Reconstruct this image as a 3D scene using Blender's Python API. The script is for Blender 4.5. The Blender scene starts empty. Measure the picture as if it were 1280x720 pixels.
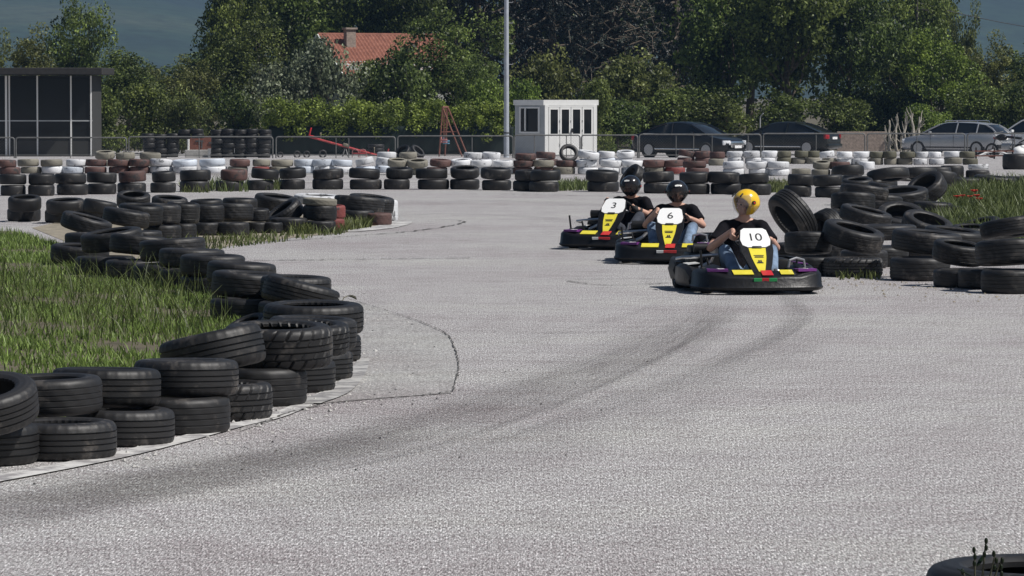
import bpy, bmesh, math, random
import numpy as np
from mathutils import Vector, Matrix, Euler

S = bpy.context.scene
COL = S.collection
R = math.radians

# ------------------------------------------------------------------ camera
CAM_H = 2.0
K = 1.75                         # all nominal distances are for a 3000 px lens
FPX = 3000.0 * K                      # focal length in photo pixels (1280 wide)
PITCH = math.atan(247.0 / FPX)    # the horizon lies at photo row 113
cd = bpy.data.cameras.new("camera")
cd.sensor_width = 36.0
cd.lens = 36.0 * FPX / 1280.0
cd.clip_start = 0.1
cd.clip_end = 20000.0
cam = bpy.data.objects.new("camera", cd)
COL.objects.link(cam)
cam.location = (0, 0, CAM_H)
cam.rotation_euler = (math.pi / 2 - PITCH, 0, 0)
S.camera = cam

# ------------------------------------------------------------------ light
SUN_DIR = Vector((0.58, -0.20, 0.79)).normalized()      # towards the sun
w = bpy.data.worlds.new("World")
S.world = w
w.use_nodes = True
nt = w.node_tree
bg = nt.nodes["Background"]
sky = nt.nodes.new("ShaderNodeTexSky")
sky.sky_type = 'NISHITA'
sky.sun_disc = False
sky.sun_elevation = math.asin(SUN_DIR.z)
sky.sun_rotation = math.atan2(SUN_DIR.x, SUN_DIR.y)
sky.air_density = 1.0
sky.dust_density = 1.5
nt.links.new(sky.outputs[0], bg.inputs[0])
bg.inputs[1].default_value = 0.05
sl = bpy.data.lights.new("sun", 'SUN')
sl.energy = 5.0
sl.angle = R(0.53)
sl.color = (1.0, 0.965, 0.92)
sun = bpy.data.objects.new("sun", sl)
COL.objects.link(sun)
sun.location = (20, 0, 40)
sun.rotation_euler = (-SUN_DIR).to_track_quat('-Z', 'Y').to_euler()
S.view_settings.view_transform = 'Standard'
S.view_settings.look = 'None'
S.view_settings.gamma = 1.0
S.view_settings.exposure = 0.0
S.view_settings.use_curve_mapping = False
S.cycles.max_bounces = 6
S.cycles.transparent_max_bounces = 12
S.cycles.volume_bounces = 0

# ------------------------------------------------------------------ helpers
def gz(x, y):
    y /= K
    if y <= 60: return 0.0
    if y < 104: return -(y - 60) * 0.0195
    return -0.858

def ray(px, py):
    u = (px - 640) / FPX; v = (360 - py) / FPX
    c, s = math.cos(PITCH), math.sin(PITCH)
    return Vector((u, c + v * s, -s + v * c))

def G(px, py):
    """ground point seen at a photo pixel"""
    d = ray(px, py); z = 0.0
    for _ in range(30):
        t = (z - CAM_H) / d.z
        z = gz(0, d.y * t)
    return Vector((d.x * t, d.y * t, z))

def AT(px, y, py=None):
    """point at forward distance y on the column / row of a photo pixel"""
    if py is None:
        d = ray(px, 200); t = y / d.y
        return Vector((d.x * t, y, gz(d.x * t, y)))
    d = ray(px, py); t = y / d.y
    return Vector((d.x * t, y, CAM_H + d.z * t))

def ppm(y): return FPX / y        # photo pixels per metre (approx.)

def link(o, parent=None):
    COL.objects.link(o)
    if parent is not None: o.parent = parent
    return o

def tag(o, label=None, cat=None, group=None, kind=None):
    if label: o["label"] = label
    if cat: o["category"] = cat
    if group: o["group"] = group
    if kind: o["kind"] = kind
    return o

def empty(name, loc, rz=0.0, label=None, cat=None, group=None):
    o = bpy.data.objects.new(name, None)
    o.empty_display_size = 0.2
    link(o); o.location = loc; o.rotation_euler = (0, 0, rz)
    return tag(o, label, cat, group)

def me_np(name, V, F, mats, mi=None, smooth=False, cols=None, uvs=None):
    """mesh from arrays; F is (n,k) or a list of tuples"""
    me = bpy.data.meshes.new(name)
    V = np.asarray(V, dtype=np.float32)
    if isinstance(F, np.ndarray):
        n, k = F.shape
        me.vertices.add(len(V)); me.vertices.foreach_set("co", V.ravel())
        me.loops.add(n * k); me.loops.foreach_set("vertex_index", F.astype(np.int32).ravel())
        me.polygons.add(n)
        me.polygons.foreach_set("loop_start", np.arange(0, n * k, k, dtype=np.int32))
        me.update(calc_edges=True)
    else:
        me.from_pydata([tuple(v) for v in V], [], F); me.update()
    for m in (mats if isinstance(mats, (list, tuple)) else [mats]): me.materials.append(m)
    if mi is not None: me.polygons.foreach_set("material_index", np.asarray(mi, dtype=np.int32))
    if smooth: me.polygons.foreach_set("use_smooth", np.ones(len(me.polygons), dtype=bool))
    if cols is not None:
        a = me.color_attributes.new("col", 'FLOAT_COLOR', 'POINT')
        a.data.foreach_set("color", np.asarray(cols, dtype=np.float32).ravel())
    if uvs is not None:
        u = me.uv_layers.new(name="UVMap")
        li = np.empty(len(me.loops), dtype=np.int32); me.loops.foreach_get("vertex_index", li)
        u.data.foreach_set("uv", np.asarray(uvs, dtype=np.float32)[li].ravel())
    return me

def ob(name, me, parent=None):
    return link(bpy.data.objects.new(name, me), parent)

class MB:
    """collects shapes, builds ONE mesh object"""
    def __init__(s): s.bm = bmesh.new()
    def box(s, c, d, rot=None, bev=0.0):
        r = bmesh.ops.create_cube(s.bm, size=1.0)
        vs = r['verts']
        bmesh.ops.scale(s.bm, vec=d, verts=vs)
        if bev:
            es = list({e for v in vs for e in v.link_edges})
            rb = bmesh.ops.bevel(s.bm, geom=es, offset=bev, segments=2, profile=0.5, affect='EDGES')
            vs = list({v for f in rb['faces'] for v in f.verts} | {v for v in vs if v.is_valid})
        M = Matrix.Translation(c)
        if rot: M = M @ Euler(rot).to_matrix().to_4x4()
        bmesh.ops.transform(s.bm, matrix=M, verts=vs)
        return s
    def tube(s, pts, r, seg=8, cap=True):
        pts = [Vector(p) for p in pts]; n = len(pts)
        rs = r if isinstance(r, (list, tuple)) else [r] * n
        rings = []; up = None
        for i, p in enumerate(pts):
            t = (pts[min(i + 1, n - 1)] - pts[max(i - 1, 0)]).normalized()
            if up is None:
                up = Vector((0, 0, 1)) if abs(t.z) < .9 else Vector((1, 0, 0))
            a = t.cross(up)
            if a.length < 1e-6: a = t.orthogonal()
            a.normalize(); b = a.cross(t).normalized(); up = b
            rings.append([s.bm.verts.new(p + (a * math.cos(2 * math.pi * k / seg) + b * math.sin(2 * math.pi * k / seg)) * rs[i]) for k in range(seg)])
        for i in range(n - 1):
            for k in range(seg):
                s.bm.faces.new((rings[i][k], rings[i][(k + 1) % seg], rings[i + 1][(k + 1) % seg], rings[i + 1][k]))
        if cap:
            s.bm.faces.new(rings[0][::-1]); s.bm.faces.new(rings[-1])
        return s
    def lathe(s, prof, seg=32, M=None, closed=False):
        rings = []
        for r, z in prof:
            rings.append([s.bm.verts.new((r * math.cos(2 * math.pi * k / seg), r * math.sin(2 * math.pi * k / seg), z)) for k in range(seg)])
        m = len(prof)
        for i in range(m if closed else m - 1):
            a, b = rings[i], rings[(i + 1) % m]
            for k in range(seg):
                s.bm.faces.new((a[k], a[(k + 1) % seg], b[(k + 1) % seg], b[k]))
        if not closed:
            if prof[0][0] > 1e-4: s.bm.faces.new(rings[0][::-1])
            if prof[-1][0] > 1e-4: s.bm.faces.new(rings[-1])
        if M is not None:
            bmesh.ops.transform(s.bm, matrix=M, verts=[v for rg in rings for v in rg])
        return s
    def ball(s, c, r, seg=16, rings=10, M=None):
        q = bmesh.ops.create_uvsphere(s.bm, u_segments=seg, v_segments=rings, radius=1.0)
        rr = r if isinstance(r, (tuple, list, Vector)) else (r, r, r)
        bmesh.ops.scale(s.bm, vec=rr, verts=q['verts'])
        bmesh.ops.transform(s.bm, matrix=Matrix.Translation(c) @ (M or Matrix.Identity(4)), verts=q['verts'])
        return s
    def poly(s, pts):
        s.bm.faces.new([s.bm.verts.new(p) for p in pts]); return s
    def prism(s, pts2, z0, z1, M=None):
        a = [s.bm.verts.new((x, y, z0)) for x, y in pts2]; b = [s.bm.verts.new((x, y, z1)) for x, y in pts2]
        n = len(a)
        for i in range(n): s.bm.faces.new((a[i], a[(i + 1) % n], b[(i + 1) % n], b[i]))
        s.bm.faces.new(a[::-1]); s.bm.faces.new(b)
        if M is not None: bmesh.ops.transform(s.bm, matrix=M, verts=a + b)
        return s
    def loft(s, rings, close_ends=True, ring_closed=True):
        rs = [[s.bm.verts.new(p) for p in rg] for rg in rings]
        n = len(rs[0])
        for i in range(len(rs) - 1):
            for k in range(n if ring_closed else n - 1):
                s.bm.faces.new((rs[i][k], rs[i][(k + 1) % n], rs[i + 1][(k + 1) % n], rs[i + 1][k]))
        if close_ends and ring_closed:
            s.bm.faces.new(rs[0][::-1]); s.bm.faces.new(rs[-1])
        return s
    def mesh(s, name, mat, smooth=False, angle=None):
        bmesh.ops.recalc_face_normals(s.bm, faces=s.bm.faces)
        me = bpy.data.meshes.new(name); s.bm.to_mesh(me); s.bm.free()
        me.materials.append(mat)
        if smooth:
            me.polygons.foreach_set("use_smooth", np.ones(len(me.polygons), dtype=bool))
            me.set_sharp_from_angle(angle=R(angle or 40))
        return me
    def build(s, name, mat, parent=None, smooth=True, angle=None):
        return ob(name, s.mesh(name, mat, smooth, angle), parent)

# ------------------------------------------------------------------ materials
def mat(name, base=(.5, .5, .5), rough=.6, metal=0.0, var=0.0, vscale=8.0, bump=0.0, bscale=40.0, spec=.5, coat=0.0):
    m = bpy.data.materials.new(name); m.use_nodes = True
    n = m.node_tree.nodes; l = m.node_tree.links; p = n["Principled BSDF"]
    p.inputs["Base Color"].default_value = (*base, 1)
    p.inputs["Roughness"].default_value = rough; p.inputs["Metallic"].default_value = metal
    p.inputs["Specular IOR Level"].default_value = spec
    if coat: p.inputs["Coat Weight"].default_value = coat; p.inputs["Coat Roughness"].default_value = .06
    tc = n.new("ShaderNodeTexCoord")
    if var:
        no = n.new("ShaderNodeTexNoise"); no.inputs["Scale"].default_value = vscale; no.inputs["Detail"].default_value = 6
        l.new(tc.outputs["Object"], no.inputs["Vector"])
        mx = n.new("ShaderNodeMix"); mx.data_type = 'RGBA'
        mx.inputs[6].default_value = (*[c * (1 - var) for c in base], 1)
        mx.inputs[7].default_value = (*[min(1, c * (1 + var)) for c in base], 1)
        mr = n.new("ShaderNodeMapRange"); mr.inputs[1].default_value = .3; mr.inputs[2].default_value = .7
        l.new(no.outputs[0], mr.inputs[0]); l.new(mr.outputs[0], mx.inputs[0]); l.new(mx.outputs[2], p.inputs["Base Color"])
    if bump:
        nb = n.new("ShaderNodeTexNoise"); nb.inputs["Scale"].default_value = bscale; nb.inputs["Detail"].default_value = 4
        l.new(tc.outputs["Object"], nb.inputs["Vector"])
        b = n.new("ShaderNodeBump"); b.inputs["Strength"].default_value = bump; b.inputs["Distance"].default_value = .02
        l.new(nb.outputs[0], b.inputs["Height"]); l.new(b.outputs[0], p.inputs["Normal"])
    return m

def ramp(n, stops):
    r = n.new("ShaderNodeValToRGB"); e = r.color_ramp.elements
    while len(e) > 1: e.remove(e[-1])
    for i, (pos, c) in enumerate(stops):
        el = e[0] if i == 0 else e.new(pos)
        el.position = pos; el.color = (*c, 1) if len(c) == 3 else c
    return r

def noise(n, l, vec, scale, detail=5, rough=.55):
    q = n.new("ShaderNodeTexNoise"); q.inputs["Scale"].default_value = scale
    q.inputs["Detail"].default_value = detail; q.inputs["Roughness"].default_value = rough
    l.new(vec, q.inputs["Vector"]); return q

def mulcol(n, l, a, b, fac=1.0, mode='MULTIPLY'):
    m = n.new("ShaderNodeMix"); m.data_type = 'RGBA'; m.blend_type = mode; m.inputs[0].default_value = fac
    l.new(a, m.inputs[6]); l.new(b, m.inputs[7]); return m.outputs[2]

def asphalt(name, base, speck=1.0, warm=(1, .975, .96)):
    m = bpy.data.materials.new(name); m.use_nodes = True
    n = m.node_tree.nodes; l = m.node_tree.links; p = n["Principled BSDF"]
    g = n.new("ShaderNodeNewGeometry"); v = g.outputs["Position"]
    # aggregate: fine stones in two sizes
    ms = n.new("ShaderNodeMapping"); ms.inputs["Scale"].default_value = (1, .125, 1); l.new(v, ms.inputs[0]); vs = ms.outputs[0]
    n1 = noise(n, l, vs, 125, 2, .7); r1 = ramp(n, [(.29, (.16,) * 3), (.44, (.72,) * 3), (.56, (1.12,) * 3), (.71, (2.5,) * 3)])
    l.new(n1.outputs[0], r1.inputs[0])
    n2 = noise(n, l, vs, 62, 2, .6); r2 = ramp(n, [(.35, (.72, .67, .69)), (.5, (1, 1, 1)), (.66, (1.24, 1.24, 1.26))])
    l.new(n2.outputs[0], r2.inputs[0])
    n3 = noise(n, l, v, .32, 6, .65); r3 = ramp(n, [(.3, (.86, .82, .83)), (.5, (1, 1, 1)), (.7, (1.10, 1.12, 1.08))])
    l.new(n3.outputs[0], r3.inputs[0])
    n4 = noise(n, l, v, 2.6, 6, .7); r4 = ramp(n, [(.32, (.84, .82, .82)), (.5, (1, 1, 1)), (.72, (1.08, 1.08, 1.08))])
    l.new(n4.outputs[0], r4.inputs[0])
    # long streaks along the driving direction
    mp = n.new("ShaderNodeMapping"); mp.inputs["Scale"].default_value = (.35, 1.6, 1); mp.inputs["Rotation"].default_value = (0, 0, R(-24))
    l.new(v, mp.inputs[0]); n5 = noise(n, l, mp.outputs[0], 1.0, 4, .6)
    r5 = ramp(n, [(.36, (.95, .94, .94)), (.5, (1, 1, 1)), (.7, (1.04, 1.04, 1.04))]); l.new(n5.outputs[0], r5.inputs[0])
    rgb = n.new("ShaderNodeRGB"); rgb.outputs[0].default_value = (base * warm[0], base * warm[1], base * warm[2], 1)
    c = mulcol(n, l, rgb.outputs[0], r1.outputs[0], speck)
    c = mulcol(n, l, c, r2.outputs[0], speck); c = mulcol(n, l, c, r3.outputs[0]); c = mulcol(n, l, c, r4.outputs[0]); c = mulcol(n, l, c, r5.outputs[0])
    l.new(c, p.inputs["Base Color"]); p.inputs["Roughness"].default_value = .88; p.inputs["Specular IOR Level"].default_value = .25
    b = n.new("ShaderNodeBump"); b.inputs["Strength"].default_value = .15 * speck; b.inputs["Distance"].default_value = .008
    l.new(n1.outputs[0], b.inputs["Height"]); l.new(b.outputs[0], p.inputs["Normal"])
    return m

def paint_worn(name, base, under, amount=.45, scale=9.0, rough=.7, vr=(.78, 1.12)):
    """paint that has rubbed off in patches"""
    m = bpy.data.materials.new(name); m.use_nodes = True
    n = m.node_tree.nodes; l = m.node_tree.links; p = n["Principled BSDF"]
    tc = n.new("ShaderNodeTexCoord"); oi = n.new("ShaderNodeObjectInfo")
    ad = n.new("ShaderNodeVectorMath"); ad.operation = 'MULTIPLY_ADD'
    ad.inputs[1].default_value = (1, 1, 1)
    l.new(tc.outputs["Object"], ad.inputs[0])
    cx = n.new("ShaderNodeCombineXYZ"); ml = n.new("ShaderNodeMath"); ml.operation = 'MULTIPLY'; ml.inputs[1].default_value = 37.0
    l.new(oi.outputs["Random"], ml.inputs[0])
    for k in range(3): l.new(ml.outputs[0], cx.inputs[k])
    l.new(cx.outputs[0], ad.inputs[2])
    n1 = noise(n, l, ad.outputs[0], scale, 7, .7)
    r1 = ramp(n, [(amount - .05, (1, 1, 1)), (amount + .05, (0, 0, 0))]); l.new(n1.outputs[0], r1.inputs[0])
    n2 = noise(n, l, ad.outputs[0], 2.5, 4)
    r2 = ramp(n, [(.3, tuple(c * .74 for c in base)), (.65, base)]); l.new(n2.outputs[0], r2.inputs[0])
    mx = n.new("ShaderNodeMix"); mx.data_type = 'RGBA'; l.new(r1.outputs[0], mx.inputs[0]); l.new(r2.outputs[0], mx.inputs[6]); mx.inputs[7].default_value = (*under, 1)
    # tone shift from one object to the next
    hv = n.new("ShaderNodeHueSaturation"); mr = n.new("ShaderNodeMapRange"); mr.inputs[3].default_value = vr[0]; mr.inputs[4].default_value = vr[1]
    l.new(oi.outputs["Random"], mr.inputs[0]); l.new(mr.outputs[0], hv.inputs["Value"]); l.new(mx.outputs[2], hv.inputs["Color"])
    l.new(hv.outputs[0], p.inputs["Base Color"]); p.inputs["Roughness"].default_value = rough
    b = n.new("ShaderNodeBump"); b.inputs["Strength"].default_value = .3; b.inputs["Distance"].default_value = .01
    l.new(n1.outputs[0], b.inputs["Height"]); l.new(b.outputs[0], p.inputs["Normal"])
    return m

def leafmat(name, c1, c2, transl=.36, rough=.5, spec=.32):
    m = bpy.data.materials.new(name); m.use_nodes = True
    n = m.node_tree.nodes; l = m.node_tree.links; p = n["Principled BSDF"]; out = n["Material Output"]
    a = n.new("ShaderNodeAttribute"); a.attribute_name = "col"
    sx = n.new("ShaderNodeSeparateColor"); l.new(a.outputs["Color"], sx.inputs[0])
    r = ramp(n, [(.08, tuple(c * .75 for c in c1)), (.5, tuple((a + b) / 2 for a, b in zip(c1, c2))), (.85, c2), (1.0, tuple(min(1, c * 1.35) for c in c2))]); l.new(sx.outputs[0], r.inputs[0])
    oi = n.new("ShaderNodeObjectInfo"); hv = n.new("ShaderNodeHueSaturation")
    mr = n.new("ShaderNodeMapRange"); mr.inputs[3].default_value = .49; mr.inputs[4].default_value = .515
    l.new(oi.outputs["Random"], mr.inputs[0]); l.new(mr.outputs[0], hv.inputs["Hue"]); l.new(r.outputs[0], hv.inputs["Color"])
    l.new(hv.outputs[0], p.inputs["Base Color"]); p.inputs["Roughness"].default_value = rough; p.inputs["Specular IOR Level"].default_value = spec
    t = n.new("ShaderNodeBsdfTranslucent"); l.new(hv.outputs[0], t.inputs[0])
    mx = n.new("ShaderNodeMixShader"); mx.inputs[0].default_value = transl
    l.new(p.outputs[0], mx.inputs[1]); l.new(t.outputs[0], mx.inputs[2]); l.new(mx.outputs[0], out.inputs[0])
    return m

def glassy(name, tint, alpha_clear, rough=.04):
    """thin pane: part see-through, part glossy"""
    m = bpy.data.materials.new(name); m.use_nodes = True
    n = m.node_tree.nodes; l = m.node_tree.links; p = n["Principled BSDF"]; out = n["Material Output"]
    p.inputs["Base Color"].default_value = (*tint, 1); p.inputs["Roughness"].default_value = rough; p.inputs["Specular IOR Level"].default_value = .6
    t = n.new("ShaderNodeBsdfTransparent"); mx = n.new("ShaderNodeMixShader"); mx.inputs[0].default_value = alpha_clear
    l.new(p.outputs[0], mx.inputs[1]); l.new(t.outputs[0], mx.inputs[2]); l.new(mx.outputs[0], out.inputs[0])
    return m

def stain(name, base, strength, scale=(1.5, 14), thr=.42):
    """dark worn-in marks: thin sheet, see-through where there is no rubber"""
    m = bpy.data.materials.new(name); m.use_nodes = True
    n = m.node_tree.nodes; l = m.node_tree.links; p = n["Principled BSDF"]; out = n["Material Output"]
    p.inputs["Base Color"].default_value = (*base, 1); p.inputs["Roughness"].default_value = .85
    uv = n.new("ShaderNodeUVMap"); mp = n.new("ShaderNodeMapping"); mp.inputs["Scale"].default_value = (scale[0], scale[1], 1)
    l.new(uv.outputs[0], mp.inputs[0]); q = noise(n, l, mp.outputs[0], 1.0, 6, .65)
    r = ramp(n, [(thr - .12, (0, 0, 0)), (thr + .22, (1, 1, 1))]); l.new(q.outputs[0], r.inputs[0])
    a = n.new("ShaderNodeAttribute"); a.attribute_name = "col"; sx = n.new("ShaderNodeSeparateColor"); l.new(a.outputs["Color"], sx.inputs[0])
    g = n.new("ShaderNodeNewGeometry"); q2 = noise(n, l, g.outputs["Position"], 55, 2); r2 = ramp(n, [(.35, (1, 1, 1)), (.6, (.35, .35, .35))]); l.new(q2.outputs[0], r2.inputs[0])
    m1 = n.new("ShaderNodeMath"); m1.operation = 'MULTIPLY'; l.new(r.outputs[0], m1.inputs[0]); l.new(sx.outputs[0], m1.inputs[1])
    m2 = n.new("ShaderNodeMath"); m2.operation = 'MULTIPLY'; l.new(m1.outputs[0], m2.inputs[0]); l.new(r2.outputs[0], m2.inputs[1])
    m3 = n.new("ShaderNodeMath"); m3.operation = 'MULTIPLY'; l.new(m2.outputs[0], m3.inputs[0]); m3.inputs[1].default_value = strength
    t = n.new("ShaderNodeBsdfTransparent"); mx = n.new("ShaderNodeMixShader")
    l.new(m3.outputs[0], mx.inputs[0]); l.new(t.outputs[0], mx.inputs[1]); l.new(p.outputs[0], mx.inputs[2]); l.new(mx.outputs[0], out.inputs[0])
    return m

M = dict(
    asphalt=asphalt("asphalt", .335),
    apron=asphalt("asphalt_apron", .315, .5, (1, .985, .955)),
    concrete=mat("concrete", (.42, .41, .39), .9, var=.22, vscale=3, bump=.3, bscale=60),
    earth=mat("earth", (.10, .085, .055), .95, var=.4, vscale=2.5, bump=.5, bscale=20),
    dirt=mat("dry_dirt", (.24, .21, .16), .95, var=.3, vscale=5, bump=.5, bscale=30),
    white_line=paint_worn("white_line_paint", (.56, .55, .53), (.26, .25, .25), .49, 5.0),
    crack=mat("crack_filler", (.07, .067, .062), .95),
    white_plastic=mat("white_plastic", (.78, .78, .76), .35, var=.06),
    number_panel=mat("number_panel", (.85, .85, .84), .3),
    yellow_plastic=mat("yellow_plastic", (.72, .62, .05), .35, var=.1),
    yellow_helmet=mat("yellow_helmet", (.80, .50, .015), .22, coat=.6),
    black_helmet=mat("black_helmet", (.012, .012, .014), .2, coat=.6),
    black_plastic=mat("black_plastic", (.007, .007, .008), .42, var=.4, vscale=7, bump=.15, bscale=30, spec=.32),
    dark_plastic=mat("dark_plastic", (.012, .012, .013), .5, var=.3, spec=.3),
    red_plastic=mat("red_plastic", (.55, .025, .03), .35),
    green_plastic=mat("green_plastic", (.02, .35, .10), .35),
    purple_plastic=mat("purple_plastic", (.16, .03, .20), .35),
    ink=mat("black_ink", (.02, .02, .02), .5),
    steel=mat("steel", (.45, .45, .46), .35, metal=1.0),
    galv=mat("galvanised_steel", (.40, .41, .42), .55, metal=.6, var=.15, vscale=6),
    pole=mat("pole_paint", (.42, .45, .50), .5, metal=.2, var=.12, vscale=4),
    frame_steel=mat("frame_steel", (.10, .10, .10), .6, metal=.4, var=.3),
    rail=mat("fence_rail", (.15, .15, .145), .55, metal=.3, var=.2),
    rubber_kart=mat("kart_rubber", (.018, .018, .018), .75),
    skin=mat("skin", (.52, .30, .22), .5, var=.08, vscale=12),
    tshirt=mat("black_cotton", (.007, .0065, .009), .95, var=.35, vscale=9, bump=1.0, bscale=11, spec=.15),
    jeans=mat("blue_denim", (.15, .21, .30), .9, var=.45, vscale=8, bump=.9, bscale=14),
    jeans_dark=mat("dark_denim", (.035, .04, .055), .9, var=.3, vscale=11, bump=.3, bscale=40),
    shoe=mat("shoe", (.05, .05, .055), .7),
    glove=mat("glove", (.02, .02, .022), .8),
    eye=mat("eye", (.03, .02, .015), .2),
    visor_dark=glassy("dark_visor", (.02, .02, .022), .35),
    visor_clear=glassy("clear_visor", (.30, .31, .33), .72),
    car_black=mat("black_car_paint", (.004, .005, .008), .3, coat=.4, spec=.35),
    car_green=mat("dark_car_paint", (.006, .008, .008), .35, coat=.35, spec=.35),
    car_silver=mat("silver_car_paint", (.42, .43, .45), .3, metal=.5, coat=.6),
    car_white=mat("white_car_paint", (.72, .73, .74), .3, coat=.6),
    car_glass=mat("car_glass", (.012, .014, .016), .08, spec=.7),
    tyre_dark=mat("car_tyre", (.015, .015, .015), .8),
    alloy=mat("alloy", (.45, .45, .46), .35, metal=.8),
    chrome=mat("chrome", (.75, .75, .76), .15, metal=1.0),
    headlight=mat("headlight", (.75, .77, .8), .1, spec=.8),
    taillight=mat("taillight", (.30, .008, .012), .2, coat=.5),
    plate=mat("plate", (.8, .8, .8), .4),
    booth_white=mat("booth_white", (.76, .76, .74), .45, var=.05, vscale=3),
    transom_and_booth_shade=mat("transom_and_booth_shade", (.42, .44, .45), .5, var=.08, vscale=3),  # kiosk side: its shade is put into this grey; transom is plain grey
    pane=mat("window_pane", (.010, .012, .013), .08, spec=.35),
    roof_tile=None,
    plaster=mat("plaster", (.36, .37, .35), .9, var=.15, vscale=2),
    white_trim=mat("white_trim", (.78, .78, .76), .5),
    brick=mat("chimney_brick", (.30, .24, .20), .9, var=.3, vscale=9),
    dark_wood=mat("dark_wood", (.022, .02, .018), .7, var=.3, vscale=6),
    wall_dark=mat("dark_wall", (.03, .03, .028), .8, var=.2),
    rust=mat("rusty_brown", (.17, .065, .045), .7, var=.35, vscale=9),
    red_paint=mat("faded_red_paint", (.42, .05, .05), .5, var=.25, vscale=7),
    pink=mat("faded_pink_paint", (.45, .19, .19), .6, var=.15),
    blue_seat=mat("blue_plastic", (.12, .28, .40), .5),
    board=mat("brown_board", (.20, .075, .05), .8, var=.3, vscale=4),
    tarp=mat("green_windscreen_cloth", (.003, .012, .0095), .85, var=.35, vscale=2.2, bump=.4, bscale=6),
    bark=mat("bark", (.10, .08, .06), .95, var=.4, vscale=6, bump=.8, bscale=18),
    bark_pale=mat("pale_bark", (.36, .33, .28), .95, var=.3, vscale=6, bump=.8, bscale=18),
    cable=mat("cable", (.02, .02, .02), .6),
    pole_dark=mat("dark_pole", (.05, .045, .04), .8, var=.3),
    stem=mat("dry_stem", (.22, .19, .10), .8),
    stem_dark=mat("dark_stem", (.05, .05, .03), .8),
    poppy=mat("poppy_petal", (.55, .03, .02), .6),
    leaf_mid=leafmat("leaf_mid_green", (.018, .034, .007), (.24, .295, .075)),
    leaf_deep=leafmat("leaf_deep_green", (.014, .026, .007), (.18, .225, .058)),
    leaf_lime=leafmat("leaf_lime", (.040, .070, .010), (.28, .36, .07)),
    leaf_grey=leafmat("leaf_grey_green", (.030, .042, .022), (.24, .28, .17), .25),
    leaf_olive=leafmat("leaf_olive", (.028, .040, .010), (.22, .24, .075)),
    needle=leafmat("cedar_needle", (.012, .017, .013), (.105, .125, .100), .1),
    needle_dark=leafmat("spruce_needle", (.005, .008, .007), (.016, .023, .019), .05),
    grass=leafmat("grass_blade", (.085, .125, .030), (.29, .39, .10), .35),
    grass_dry=leafmat("weed_blade", (.045, .065, .018), (.17, .20, .07), .3),
)
RUB = (.021, .021, .022)
TM = dict(
    black=paint_worn("tyre_rubber_black", (.012, .0115, .012), (.065, .058, .052), .395, 6.0, .55, (.5, 1.35)),
    white=paint_worn("tyre_paint_white", (.70, .71, .73), (.09, .09, .095), .40, 6.0, .55),
    blue=paint_worn("tyre_paint_pale_blue", (.58, .63, .70), (.10, .10, .11), .38, 6.0, .55),
    brown=paint_worn("tyre_paint_red_brown", (.115, .060, .052), (.03, .028, .028), .43, 6.0),
    khaki=paint_worn("tyre_paint_khaki", (.23, .215, .175), (.05, .048, .045), .38, 6.0),
    olive=paint_worn("tyre_paint_olive", (.115, .110, .075), (.03, .03, .03), .36, 6.0),
    red=paint_worn("tyre_paint_red", (.20, .045, .04), (.03, .028, .028), .38, 6.0),
)
ORD = ["zeroth", "first", "second", "third", "fourth", "fifth", "sixth", "seventh", "eighth", "ninth", "tenth", "eleventh", "twelfth",
       "thirteenth", "fourteenth", "fifteenth", "sixteenth", "seventeenth", "eighteenth", "nineteenth", "twentieth"]
# ================================================================== THE SETTING
rng = np.random.default_rng(7)

def sheet(name, pts, m, dz, kind="structure"):
    b = MB(); b.poly([(p.x, p.y, p.z + dz) for p in pts]); o = b.build(name, m, smooth=False)
    bm = bmesh.new(); bm.from_mesh(o.data); bmesh.ops.triangulate(bm, faces=bm.faces)
    for f in bm.faces:
        if f.normal.z < 0: f.normal_flip()
    bm.to_mesh(o.data); bm.free()
    return tag(o, kind=kind)

def hill_h(x, y):
    t = max(0.0, y - 1500) / 2500
    u = x / max(y, 1)
    return -0.8 + 300 * t ** 1.3 * (1 + .16 * math.sin(u * 33 + .7) + .1 * math.sin(u * 71 + y * .0008)) + (9 * math.sin(x * .006 + y * .002) + 6 * math.sin(y * .007 - x * .004)) * min(1, t * 4)

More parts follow.
